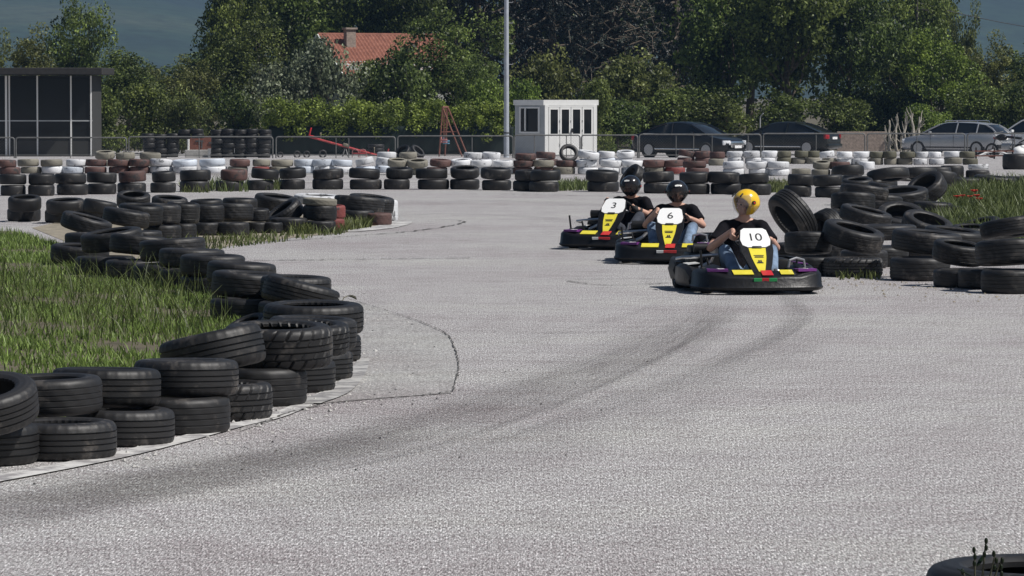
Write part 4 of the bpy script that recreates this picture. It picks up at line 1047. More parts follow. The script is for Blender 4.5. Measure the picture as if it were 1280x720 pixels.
# --- chain-link fence panels ----------------------------------------
def fence_panel(pxa, pxb, y, ta, mid=(), lab=""):
    x0, x1 = px_at(pxa, y), px_at(pxb, y); g = gz(0, y); H = z_at(ta, y) - g; w_ = x1 - x0
    r = empty("chain_link_fence", ((x0 + x1) / 2, y, g), 0, lab, "fence", "chain-link fence panels between track and car park")
    h = w_ / 2; c = .10
    pts = [(-h, 0, 0), (-h, 0, H - c)] + [(-h + c - c * math.cos(t), 0, H - c + c * math.sin(t)) for t in (R(30), R(60))] + [(-h + c, 0, H), (h - c, 0, H)] + [(h - c + c * math.sin(t), 0, H - c + c * math.cos(t)) for t in (R(30), R(60))] + [(h, 0, H - c), (h, 0, 0)]
    b = MB(); b.tube(pts, .028, 8); b.tube([(-h, 0, .12), (h, 0, .12)], .018, 6); b.build("frame", M['rail'], r)
    for m_ in mid:
        b = MB(); xx = px_at(m_, y) - (x0 + x1) / 2; b.tube([(xx, .0, 0), (xx, .0, H)], .02, 6); b.build("upright", M['rail'], r)
    b = MB(); st_ = .11; n = int((w_ + H) / st_)
    for k in range(n):
        for sgn in (1, -1):
            xa = -h + k * st_; za, zb = .12, H - .02; xb = xa - (zb - za)
            if xa > h: za2 = za + (xa - h); pa = (h, za2)
            else: pa = (xa, za)
            if xb < -h: zb2 = zb - (-h - xb); pb = (-h, zb2)
            else: pb = (xb, zb)
            if pb[1] - pa[1] < .02: continue
            q = [(sgn * pa[0], .003 * sgn, pa[1]), (sgn * pb[0], .003 * sgn, pb[1])]
            b.tube(q, .0022, 3, cap=False)
    b.build("chain_link_mesh", M['rail'], r)
for a, c_, t, mid, lab in [(-120, 18, 172, (-50,), "fence panel before the dark pavilion, cut by the picture edge"),
  (20, 158, 172, (88,), "fence panel before the right half of the dark pavilion"), (161, 341, 171, (249,), "wide fence panel before the brown board and tyre pile"),
  (345, 494, 171, (420, 436), "fence panel before the green cloth and the red seesaw"), (497, 641, 170, (590,), "fence panel before the swing frame, ending at the light pole"),
  (643, 725, 169, (668, 708), "narrow fence panel before the white kiosk"), (727, 797, 169, (), "narrow fence panel between kiosk and black saloon"), (799, 951, 168, (845, 867, 890, 935), "fence panel before the black saloon"),
  (954, 1081, 167, (1020,), "fence panel before the dark saloon's tail"), (1084, 1206, 167, (1146,), "fence panel before the pale dry trunks and estate bonnet"), (1209, 1330, 167, (1268,), "fence panel at the tail of the silver estate")]:
    fence_panel(a, c_, 95.5 * K, t, mid, lab)

# --- green wind-screen cloth on posts -------------------------------
def tarp():
    y = 107.0 * K; x0, x1 = px_at(336, y), px_at(642, y); g = gz(0, y); H = z_at(159, y) - g
    r = empty("screen_fence", ((x0 + x1) / 2, y, g), 0, "dark green cloth screen fence under the hedge behind the seesaw", "fence")
    nx = 90; V = []; w_ = x1 - x0
    for j in range(9):
        for i in range(nx + 1):
            u = i / nx; v = j / 8
            V.append((-w_ / 2 + w_ * u, .025 * math.sin(u * 60 + v * 2) * (1 - v * .6) + .012 * math.sin(u * 171), .03 + H * v + (.015 * math.sin(u * 37) if j == 8 else 0)))
    F = [(j * (nx + 1) + i, j * (nx + 1) + i + 1, (j + 1) * (nx + 1) + i + 1, (j + 1) * (nx + 1) + i) for j in range(8) for i in range(nx)]
    o = ob("cloth", me_np("cloth", V, F, M['tarp'], smooth=True), r)
    so = o.modifiers.new("thick", 'SOLIDIFY'); so.thickness = .01
    for i in range(8):
        b = MB(); xx = -w_ / 2 + w_ * (i + .1) / 7.2; b.tube([(xx, .12, 0), (xx, .12, H + .1)], .03, 6); b.build("post", M['frame_steel'], r)
tarp()

# --- tall thin wire fence posts under the trees, right of the kiosk --
for px, tp, lab in [(790, 137, "slim pale fence post left of the black saloon's roof"), (843, 140, "slim pale fence post behind the black saloon's roof"), (898, 143, "slim pale fence post behind the black saloon's bonnet"), (950, 146, "slim fence post between the two dark saloons")]:
    y = 112.0 * K; p = AT(px, y); b = MB(); h = z_at(tp, y) - p.z; b.tube([(0, 0, 0), (0, 0, h)], .035, 8); b.tube([(0, 0, h), (.14, -.1, h + .16)], .03, 6)
    o = b.build("fence_post", M['galv']); o.location = p; tag(o, lab, "fence post", "slim fence posts under the trees")

# --- concrete garden wall behind the cars ---------------------------
def gwall(pa, pb, y, t, lab):
    x0, x1 = px_at(pa, y), px_at(pb, y); g = gz(0, y); h = z_at(t, y) - g
    b = MB(); b.box((0, 0, h / 2 - .02), (x1 - x0, .2, h), bev=.02); o = b.build("garden_wall", M['brick'], None, smooth=False); o.location = ((x0 + x1) / 2, y, g); tag(o, lab, "wall")
gwall(1046, 1108, 113.0 * K, 164, "plain grey wall piece between dark saloon and pale trunks")

# --- brown board on a plinth ----------------------------------------
def board():
    y = 98.6 * K; s = ppm(y); x = px_at(260, y); g = gz(0, y)
    r = empty("board_stand", (x, y, g), 0, "red-brown board between two white posts on a concrete plinth", "board")
    zt = z_at(170, y) - g; zb = z_at(187, y) - g
    b = MB(); b.box((0, 0, (zt + zb) / 2), (1.5, .06, zt - zb)); b.build("panel", M['board'], r, smooth=False)
    for sx in (-1, 1):
        b = MB(); b.tube([(sx * .80, 0, .2), (sx * .80, 0, zt + .12)], .055, 10); b.ball((sx * .80, 0, zt + .13), .06); b.build("post", M['white_trim'], r)
    b = MB(); b.box((.05, .05, zb / 2 - .01), (1.95, .6, zb), bev=.02); b.build("plinth", M['concrete'], r, smooth=False)
    b = MB()
    for k in range(6): b.box((.1 + k * .19, -.36, .19), (.15, .1, .36), bev=.01)
    b.build("slat_box", M['galv'], r, smooth=False)
    b = MB()
    for q in ((-.35, .62), (.2, .5), (.45, .6)): b.box((q[0], -.045, zb + (zt - zb) * q[1]), (.32, .03, .07)); b.box((q[0] + .1, -.046, zb + (zt - zb) * (q[1] - .25)), (.05, .03, .3))
    b.build("bracket", M['frame_steel'], r, smooth=False)
board()

# --- swing frame ----------------------------------------------------
def swing():
    y = 104.0 * K; g = gz(0, y); x = px_at(553, y); H = z_at(134, y) - g
    r = empty("swing_frame", (x + .12, y, g), R(84), "rusty red-brown A-frame swing with pink and blue seats", "swing")
    b = MB(); L = .95
    for sx in (-1, 1):
        for sy in (-1, 1): b.tube([(sx * L, 0, H), (sx * (L + .08), sy * .50 - .36, 0)], .035, 8)
        b.tube([(sx * (L + .04), -.43, H * .5), (sx * (L + .04), .07, H * .5)], .025, 6)
    b.tube([(-L, 0, H), (L, 0, H)], .045, 8); b.build("frame", M['rust'], r)
    for i, (xx, m_, dz) in enumerate(((-.42, 'pink', .62), (.42, 'blue_seat', .56))):
        b = MB(); z0 = dz
        b.box((xx, 0, z0), (.34, .26, .05), bev=.015); b.box((xx, .12, z0 + .15), (.34, .03, .26), bev=.01)
        for sx in (-1, 1): b.box((xx + sx * .165, 0, z0 + .1), (.025, .26, .08), bev=.008)
        so = b.build("swing_seat", M[m_], r)
        b = MB()
        for sx in (-1, 1): b.tube([(xx + sx * .16, 0, z0 + .12), (xx + sx * .12, 0, H)], .014, 5)
        b.build("hanger", M['rust'], so)
swing()

# --- seesaw -----------------------------------------------------------
def seesaw():
    y = 103.0 * K; g = gz(0, y); a = AT(387, y, 171); e = AT(482, y, 197); x = px_at(432, y)
    r = empty("seesaw", (x, y, g), 0, "faded red seesaw tipped up at its left end behind the fence", "seesaw")
    A = a - Vector((x, y, g)); E = e - Vector((x, y, g))
    b = MB(); b.tube([A, E], .045, 8); b.build("beam", M['red_paint'], r)
    dr = (E - A).normalized(); up = Vector((-dr.z, 0, dr.x)) * (1 if dr.x > 0 else -1)
    for p, nm, sg in ((A, "seat", 1), (E, "seat", -1)):
        b = MB(); q = p + dr * .12 * sg + up * .06; b.box(q, (.34, .3, .05), (0, -math.atan2(dr.z, dr.x), 0), bev=.015)
        q = p + up * .22 - dr * .03 * sg; b.box(q, (.05, .3, .36), (0, -math.atan2(dr.z, dr.x), 0), bev=.015); b.build(nm, M['red_plastic'] if sg == 1 else M['red_paint'], r)
        b = MB(); q = p + dr * .5 * sg; b.tube([q + Vector((0, -.16, .26)), q + Vector((0, -.14, .3)), q + Vector((0, .14, .3)), q + Vector((0, .16, .26))], .018, 6); b.tube([q, q + Vector((0, 0, .3))], .018, 6); b.build("handle", M['dirt'], r)
    b = MB(); m = A.lerp(E, .47)
    for sy in (-1, 1): b.tube([m + Vector((0, 0, -.03)), (m.x - .12, sy * .22, 0)], .03, 6); b.tube([m + Vector((0, 0, -.03)), (m.x + .12, sy * .22, 0)], .03, 6)
    b.build("pivot_stand", M['frame_steel'], r)
    b = MB(); b.box(m + Vector((.03, 0, .06)), (.26, .2, .14), (0, R(15), 0), bev=.03); b.build("pivot_cover", M['dirt'], r)
seesaw()
def rider():
    y = 99.4 * K; p = AT(449, y); g = p.z
    r = empty("spring_rider", p, 0, "low pink tube-framed rider with looped handles before the seesaw", "play rider")
    b = MB()
    for sx in (-.16, .16):
        b.tube([(sx - .13, 0, 0), (sx - .13, 0, .22)] + [(sx - .13 * math.cos(t), 0, .22 + .12 * math.sin(t)) for t in (R(40), R(90), R(140))] + [(sx + .13, 0, .22), (sx + .13, 0, 0)], .018, 6)
    b.build("frame", M['pink'], r); b = MB(); b.box((0, .05, .16), (.5, .2, .05), bev=.015); b.build("seat", M['red_paint'], r)
rider()
# small dark wheels and a folded cart before the green cloth
for px, d_, lab in [(350, .26, "small dark wheel ring upright before the green cloth, leftmost"), (371, .3, "small dark wheel upright before the green cloth, second"), (383, .3, "small dark wheel upright before the green cloth, third"), (403, .34, "bulky dark wheel before the green cloth, under the seesaw beam")]:
    p = AT(px, 99.2 * K); o = ob("toy_ring", tmesh('far', 'black')); o.scale = (d_ / .62, d_ / .62, .5); o.rotation_euler = (R(84), 0, R(15)); o.location = (p.x, p.y, p.z + d_ / 2 - .03); tag(o, lab, "wheel", "loose small wheels before the green cloth")

# ================================================================== CARS
def car(name, lab, loc, heading, paint, kind='saloon', plates=True, group="cars parked behind the fence"):
    """local frame: +y is forward, x to the right; heading = direction of +y on the ground"""
    r = empty(name, loc, heading, lab, "car", group)
    Wd = .90; L = 2.36
    def sec(y, zb, zt, w_, tuck=.0):
        # one closed cross-section of the lower body
        half = [(w_ * .86, zb), (w_ * .97, zb + .08), (w_, zb + .22), (w_ * 1.0, zt - .22), (w_ * .965, zt - .06), (w_ * .90, zt), (w_ * .5, zt + .018)]
        return [(x, y, z) for x, z in half] + [(-x, y, z) for x, z in half[::-1]]
    st_ = [(-L, .34, .86, .74), (-L + .05, .28, .93, .80), (-L + .25, .24, .97 if kind == 'saloon' else .98, .87), (-1.55, .20, .98, Wd), (-.9, .19, .96, Wd), (0, .19, .94, Wd), (.85, .19, .92, Wd),
           (1.2, .20, .90, Wd), (1.75, .22, .84, .88), (2.1, .24, .77, .83), (2.28, .28, .70, .76), (L, .34, .60, .66)]
    b = MB(); b.loft([sec(*s_) for s_ in st_]); body = b.build("body", paint, r, angle=35)
    # greenhouse
    top = 1.46 if kind != 'suv' else 1.60
    if kind == 'saloon': ys = [(-1.98, .99, .72), (-1.6, 1.14, .67), (-1.2, 1.30, .63), (-.75, 1.42, .605), (-.25, 1.46, .60), (.15, 1.445, .605), (.5, 1.37, .62), (.9, 1.19, .67), (1.40, .92, .74)]
    else: ys = [(q, 1 * z + (top - 1.46) * (z - .9) / .56, w_) for q, z, w_ in [(-2.30, 1.0, .72), (-2.08, 1.20, .655), (-1.78, 1.36, .61), (-1.2, 1.44, .60), (-.4, 1.465, .605), (.15, 1.445, .61), (.5, 1.37, .62), (.9, 1.19, .67), (1.40, .92, .74)]]
    def gsec(y, z, w_):
        wb = .80; t = (z - .90) / (top - .90); w_ = wb + (w_ - wb) * 1.0
        return [(wb if y > -9 else 0, y, .90), (w_, y, z - .03), (w_ - .09, y, z), (-w_ + .09, y, z), (-w_, y, z - .03), (-wb, y, .90)]
    b = MB(); b.loft([gsec(*q) for q in ys]); gl = b.build("windows", M['car_glass'], r, angle=25)
    # roof skin, pillars
    rf = [q for q in ys if q[1] > top - .10]; b = MB()
    b.loft([[(w_ - .0, y, z - .035), (w_ - .08, y, z + .012), (-w_ + .08, y, z + .012), (-w_, y, z - .035), (-w_ + .1, y, z - .05), (w_ - .1, y, z - .05)] for y, z, w_ in rf])
    b.build("roof", paint, r, angle=35)
    for sx in (-1, 1):
        nf = next(i for i, q in enumerate(ys) if q[1] > top - .10); nb_ = len(ys) - 1 - next(i for i, q in enumerate(ys[::-1]) if q[1] > top - .10)
        for seq in (ys[:nf + 1], ys[nb_:]):
            b = MB(); b.tube([(sx * (q[2] + .012), q[0], q[1] - .02) for q in seq], .036, 6); b.build("pillar", paint, r)
        for yy in ((-.35,) if kind == 'saloon' else (-.35, -1.35)): b = MB(); b.tube([(sx * .815, yy, .90), (sx * .632, yy - .05, top - .04)], .032, 6); b.build("pillar", paint, r)
    b = MB()
    for sx in (-1, 1): b.tube([(sx * .822, 1.15, .925), (sx * .822, -1.75, .985)], .014, 5)
    b.build("window_trim", M['chrome'] if kind != 'suv' else M['ink'], r)
    b = MB()
    for sx in (-1, 1): b.box((sx * .908, -.05, .36), (.02, 2.3, .05), bev=.006)
    b.build("side_strip", M['chrome'] if kind == 'saloon' else M['dark_plastic'], r)
    b = MB()
    for sx in (-1, 1):
        for yy in (-1.0, -.3, .82): b.box((sx * .9, yy, .62), (.012, .012, .6))
    b.build("door_seam", M['ink'], body, smooth=False)
    b = MB()
    for sx in (-1, 1):
        for yy in (-.1, .75): b.box((sx * .905, yy - .35, .80), (.025, .2, .03), bev=.008)
    b.build("door_handle", paint, r)
    for sx in (-1, 1):
        b = MB(); b.box((sx * .98, .80, 1.0), (.2, .1, .13), bev=.03); b.tube([(sx * .84, .82, .95), (sx * .93, .8, .98)], .02, 6); b.build("mirror", paint, r)
        for yy in (-1.42, 1.42):
            Mw = Matrix.Translation((sx * .80, yy, .325)) @ Matrix.Rotation(math.pi / 2 * sx, 4, 'Y')
            b = MB(); b.lathe([(.0, -.02), (.37, -.02), (.385, .08), (.0, .085)], 32, Mw); wa = b.build("wheel_arch", M['ink'], r)
            wh = MB(); wh.lathe([(.20, -.08), (.29, -.10), (.32, -.06), (.325, .0), (.32, .09), (.29, .125), (.22, .12), (.2, .02)], 36, Mw, closed=True)
            wo = wh.build("wheel", M['tyre_dark'], r)
            rm = MB(); rm.lathe([(.225, .118), (.235, .10), (.215, .06), (.19, .05)], 32, Mw); rm.lathe([(0, .10), (.05, .10), (.06, .06)], 16, Mw)
            for k in range(7):
                a = k * 2 * math.pi / 7; q = Mw @ Vector((.13 * math.cos(a), .13 * math.sin(a), .088))
                rm.box(q, (.19, .05, .03), (Mw.to_3x3() @ Matrix.Rotation(a, 3, 'Z')).to_euler())
            rm.build("rim", M['alloy'], wo)
    # front
    b = MB(); b.box((0, 2.335, .56), (.92, .06, .26), bev=.02); gr = b.build("grille", M['chrome'], r)
    b = MB()
    for k in range(4): b.box((0, 2.372, .47 + k * .045), (.74, .012, .022))
    b.build("grille_slot", M['ink'], gr, smooth=False)
    for sx in (-1, 1):
        b = MB(); b.box((sx * .62, 2.20, .62), (.36, .26, .19), (0, 0, R(-28) * sx), bev=.03); b.build("headlight", M['headlight'], r)
        b = MB(); b.box((sx * .60, 2.27, .36), (.2, .06, .09), (0, 0, R(-22) * sx), bev=.02); b.build("fog_light", M['headlight'], r)
        b = MB(); b.box((sx * (.71 if kind == 'saloon' else .72), -L + .06, .80), (.27, .16, .20 if kind == 'saloon' else .14), (0, 0, R(18) * sx), bev=.03); b.build("taillight", M['taillight'], r)
    b = MB(); b.box((0, 2.40, .46), (.50, .015, .11), bev=.004); b.build("number_plate", M['plate'], r, smooth=False)
    b = MB(); b.box((0, -L - .025, .74), (.50, .05, .11), bev=.004); b.build("number_plate", M['plate'], r, smooth=False)
    b = MB(); b.box((0, -L - .01, .40), (1.55, .14, .18), bev=.05); b.build("rear_bumper", paint if kind == 'saloon' else M['dark_plastic'], r)
    b = MB(); b.box((0, 2.33, .27), (1.35, .10, .09), bev=.03); b.build("lower_grille", M['ink'], r)
    if kind != 'saloon':
        b = MB()
        for sx in (-1, 1): b.tube([(sx * .58, .25, top + .01), (sx * .58, .2, top + .07), (sx * .58, -1.3, top + .07), (sx * .58, -1.35, top)], .022, 6)
        b.build("roof_rail", M['chrome'], r)
        b = MB(); b.box((0, -1.95, 1.24), (1.12, .02, .34), (R(-52), 0, 0), bev=.01); b.build("rear_window", M['car_glass'], r)
    return r
def face(deg_right_of_away):
    """rotation so that +y (forward) points deg to the right of straight away from the camera"""
    return -R(deg_right_of_away)
# black saloon heading right and towards us; dark saloon and silver estate heading left and away
y = 98.5 * K; c = AT(862, y); car("black_saloon", "black saloon facing right with pale headlights and chrome grille", c, face(127), M['car_black'])
y = 107.5 * K; c = AT(982, y); car("dark_saloon", "dark green-black saloon seen from its tail, with white plate", c, face(-62), M['car_green'])
y = 106.0 * K; c = AT(1195, y); car("silver_estate", "silver estate car with roof rails parked facing left", c, face(-58), M['car_silver'], 'estate')
y = 110.0 * K; c = AT(1298, y); car("white_estate", "pale white car half hidden behind the silver estate's tail", c, face(-50), M['car_white'], 'suv')

# --- motorbike among the tyres at the right edge -------------------------
def motorbike():
    y = 96.0 * K; p = AT(1258, y)
    r = empty("motorbike", p, R(55), "dark motorbike with empty plate frame, standing behind the tyres", "motorbike")
    for yy in (-.62, .66):
        Mw = Matrix.Translation((0, yy, .30)) @ Matrix.Rotation(math.pi / 2, 4, 'Y')
        b = MB(); b.lathe([(.22, -.05), (.28, -.055), (.30, 0), (.28, .055), (.22, .05)], 28, Mw, closed=True); wo = b.build("wheel", M['tyre_dark'], r)
        b = MB(); b.lathe([(.20, -.02), (.225, -.02), (.225, .02), (.20, .02)], 24, Mw, closed=True)
        for k in range(5): a = k * 1.2566; b.tube([Mw @ Vector((0, 0, 0)), Mw @ Vector((.21 * math.cos(a), .21 * math.sin(a), 0))], .012, 5)
        b.build("rim", M['alloy'], wo)
    b = MB(); b.tube([(0, .66, .3), (0, .45, .95)], .03, 6); b.tube([(0, -.62, .3), (0, -.1, .38), (0, .35, .72), (0, -.35, .72), (0, -.1, .38)], .028, 6); b.build("frame", M['frame_steel'], r)
    b = MB(); b.ball((0, .22, .82), (.14, .26, .13)); b.build("tank", M['black_plastic'], r)
    b = MB(); b.box((0, -.35, .82), (.22, .66, .09), (R(6), 0, 0), bev=.03); b.build("seat", M['dark_plastic'], r)
    b = MB(); b.tube([(-.36, .34, 1.06), (-.2, .42, 1.02), (.2, .42, 1.02), (.36, .34, 1.06)], .016, 6); b.build("handlebar", M['frame_steel'], r)
    b = MB(); b.ball((0, .52, .92), (.1, .09, .1)); b.build("headlight", M['headlight'], r)
    b = MB(); b.box((0, .0, .46), (.26, .36, .26), bev=.04); b.build("engine", M['alloy'], r)
    b = MB()
    for sx in (-.13, .13): b.tube([(sx, -.75, .80), (sx, -.78, 1.0)], .012, 5)
    for zz in (.80, 1.0): b.tube([(-.13, -.75 - (zz - .8) * .15, zz), (.13, -.75 - (zz - .8) * .15, zz)], .012, 5)
    b.build("plate_frame", M['galv'], r)
    b = MB(); b.box((0, -.72, .68), (.16, .3, .03), (R(-25), 0, 0), bev=.01); b.build("mudguard", M['black_plastic'], r)
motorbike()
# loose pale boards and pipes lying on the tyres there
for (pa, ya), (pb, yb), lab, m_ in [((1222, 196), (1243, 188), "pale plank end sticking up left of the motorbike", 'white_trim'), ((1244, 189), (1262, 194), "short pale pipe lying before the motorbike", 'galv'), ((1238, 215), (1247, 209), "pale bent pipe in the weeds under the motorbike", 'white_trim')]:
    y = 93.0 * K if ya < 200 else 70.0 * K; a = AT(pa, y, ya); e = AT(pb, y, yb); b = MB(); b.tube([a, a.lerp(e, .5) + Vector((0, 0, .03)), e], .045, 7); o = b.build("loose_bar", M[m_]); tag(o, lab, "bar")
def crate():
    y = 92.0 * K; p = AT(1243, y); r = empty("timber_frame", p, 0, "low red-brown timber frame holding scrap under the motorbike", "timber frame")
    b = MB(); b.box((0, 0, .30), (1.5, .06, .05)); b.box((0, 0, .12), (1.5, .06, .05)); b.build("rail", M['rust'], r, smooth=False)
    b = MB()
    for x in (-.7, 0, .7): b.box((x, .05, .22), (.06, .05, .44))
    b.build("post", M['dark_wood'], r, smooth=False)
crate()
def sack():
    p = AT(1275, 94.0 * K); b = MB(); b.ball((0, 0, .22), (.32, .28, .26), 14, 10); b.ball((.12, -.05, .42), (.14, .12, .12), 10, 8)
    for v in b.bm.verts: v.co += Vector((math.sin(v.co.z * 17 + v.co.x * 9), math.sin(v.co.x * 15), math.sin(v.co.y * 13))) * .018
    o = b.build("white_sack", M['white_trim']); o.location = p; tag(o, "white plastic sack slumped beside the motorbike at picture edge", "sack")
sack()
# ================================================================== TREES AND BUSHES
def leaf_cloud(centres, radii, per, size, seed, flat=.0, up=.35, shell=.55, narrow=.62):
    """leaf quads spread in clumps"""
    r = np.random.default_rng(seed); n = len(centres) * per
    c = np.repeat(np.asarray(centres), per, 0); rd = np.repeat(np.asarray(radii), per)[:, None]
    d = r.normal(size=(n, 3)); d /= np.linalg.norm(d, axis=1)[:, None]
    rad = (shell + (1 - shell) * r.random((n, 1)) ** .6) * rd
    P = c + d * rad * np.array([1, 1, 1 - flat])
    nrm = d * .55 + r.normal(size=(n, 3)) * .7 + np.array([0, 0, up]); nrm /= np.linalg.norm(nrm, axis=1)[:, None]
    t = np.cross(nrm, r.normal(size=(n, 3))); t /= np.linalg.norm(t, axis=1)[:, None]; b = np.cross(nrm, t)
    s = (size * r.uniform(.6, 1.25, n))[:, None]
    V = np.stack([P - t * s * .5, P + b * s * narrow * .5 + t * s * .05, P + t * s * .5, P - b * s * narrow * .5 + t * s * .05], 1).reshape(-1, 3)
    F = np.arange(n * 4).reshape(n, 4)
    clump = np.repeat(r.normal(0, .16, len(centres)), per)
    v = np.clip(.45 + clump + r.normal(0, .2, n), 0, 1); C = np.repeat(v, 4); C = np.stack([C, C, C, np.ones_like(C)], 1)
    return V, F, C

def limb_mesh(b, base, tip, r0, r1, rnd, n=6, wob=.12):
    base = Vector(base); tip = Vector(tip); L = (tip - base).length
    pts = [base.lerp(tip, i / n) + (Vector((rnd.uniform(-1, 1), rnd.uniform(-1, 1), rnd.uniform(-.4, .4))) * wob * L * .35 if 0 < i < n else Vector()) for i in range(n + 1)]
    b.tube(pts, [r0 + (r1 - r0) * i / n for i in range(n + 1)], 7); return pts

def broad_tree(name, seed, H, Rr, z0, nclump, per, leaf, matname, trunk=.16, clump=.75, flat=.0, sy=1.0, barkm='bark'):
    """returns (trunk mesh, crown mesh): tapered trunk, limbs, and a crown of leaf clumps at the limb ends"""
    rnd = random.Random(seed); zc = (z0 + H) / 2; hz = (H - z0) / 2
    # lumpy envelope: several overlapping lobes
    lobes = []
    for k in range(9):
        a = rnd.uniform(0, 6.28); q = rnd.uniform(.15, .55); zz = rnd.uniform(-.55, .62)
        lobes.append((Vector((Rr * q * math.cos(a), Rr * q * math.sin(a) * sy, zc + hz * zz)), rnd.uniform(.42, .62)))
    C = []; RD = []
    while len(C) < nclump:
        lc, lr = rnd.choice(lobes)
        d = Vector((rnd.gauss(0, 1), rnd.gauss(0, 1), rnd.gauss(0, 1))).normalized(); q = rnd.uniform(.55, 1.0) if rnd.random() < .85 else rnd.uniform(.1, .5)
        p = lc + Vector((d.x * Rr * lr * q, d.y * Rr * lr * q * sy, d.z * hz * lr * q * 1.05))
        if p.z < z0 * .8: continue
        C.append(p); RD.append(clump * rnd.uniform(.55, 1.15))
    V, F, Cc = leaf_cloud(C, RD, per, leaf, seed, flat)
    crown = me_np(name + "_crown", V, F, M[matname], cols=Cc)
    b = MB(); tp = limb_mesh(b, (0, 0, -.1), (rnd.uniform(-.2, .2), rnd.uniform(-.2, .2), H * .72), trunk, trunk * .25, rnd, 7, .05)
    for k in range(16):
        i = rnd.randint(2, 6); tip = C[rnd.randrange(len(C))]
        limb_mesh(b, tp[i], tip, trunk * .42 * (1 - i / 9), .015, rnd, 5, .15)
    tr = b.mesh(name + "_trunk", M[barkm], True, 60)
    return tr, crown

def cedar(name, seed, H, Rr, matname, droop=.5, leaf=.17, nb=70, tuft=70, curl=0):
    rnd = random.Random(seed); b = MB(); limb_mesh(b, (0, 0, -.1), (0, 0, H), .28, .05, rnd, 8, .02); C = []; RD = []
    for k in range(nb):
        z = .5 + (H - .8) * (k / nb) ** .9; a = rnd.uniform(0, 6.28); L = Rr * (1.06 - .8 * (z / H)) * rnd.uniform(.65, 1.1)
        pts = []; c1 = rnd.uniform(-.5, .5)
        for i in range(9):
            t = i / 8; aa = a + c1 * t + (.25 + curl * .2) * math.sin(t * (6 + 5 * curl) + k); hgt = z + L * (.28 * t - droop * t * t) + .12 * math.sin(t * 9 + k * 1.7) + curl * .22 * math.sin(t * 13 + k)
            pts.append(Vector((L * t * math.cos(aa), L * t * math.sin(aa), hgt)))
        b.tube(pts, [.05 * (1 - i / 10) + .008 for i in range(9)], 5)
        for i in range(2, 9):
            for q in range(6 if curl else 2):
                t0 = pts[i].lerp(pts[i - 1], rnd.random()); C.append(t0 + Vector((rnd.uniform(-.08, .08), rnd.uniform(-.08, .08), rnd.uniform(-.1, .02)))); RD.append(rnd.uniform(.12, .26) if not curl else rnd.uniform(.05, .10))
            if rnd.random() < .6 and not curl:                       # hanging side twig
                e = pts[i] + Vector((rnd.uniform(-.5, .5), rnd.uniform(-.5, .5), rnd.uniform(-.8, -.3)))
                for t in (.3, .65, 1.0): C.append(pts[i].lerp(e, t)); RD.append(rnd.uniform(.1, .2))
    V, F, Cc = leaf_cloud(C, RD, tuft // 5, leaf, seed, .3, .5, .2, .35)
    return b.mesh(name + "_trunk", M['bark'], True, 60), me_np(name + "_crown", V, F, M[matname], cols=Cc)

PROTO = {}
PROTO['big'] = [broad_tree("big_tree", s, 10.5, 4.2, .9, 185, 98, .235, m_, .24, .98, .28) for s, m_ in ((1, 'leaf_mid'), (2, 'leaf_mid'), (3, 'leaf_deep'))]
PROTO['light'] = [broad_tree("light_tree", s, 8.5, 3.4, .7, 150, 94, .21, m_, .18, .86, .28) for s, m_ in ((11, 'leaf_olive'), (12, 'leaf_lime'), (13, 'leaf_mid'))]
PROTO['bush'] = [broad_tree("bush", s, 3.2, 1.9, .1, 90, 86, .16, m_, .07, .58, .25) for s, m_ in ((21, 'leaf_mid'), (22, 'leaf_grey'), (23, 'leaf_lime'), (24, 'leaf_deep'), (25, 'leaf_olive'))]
PROTO['cedar'] = [cedar("cedar", 31, 10, 4.2, 'needle', .62, .13, 170, 60, 1), cedar("cedar", 32, 11, 4.0, 'needle_dark', .45), cedar("cedar", 33, 10, 3.6, 'needle_dark', .5)]

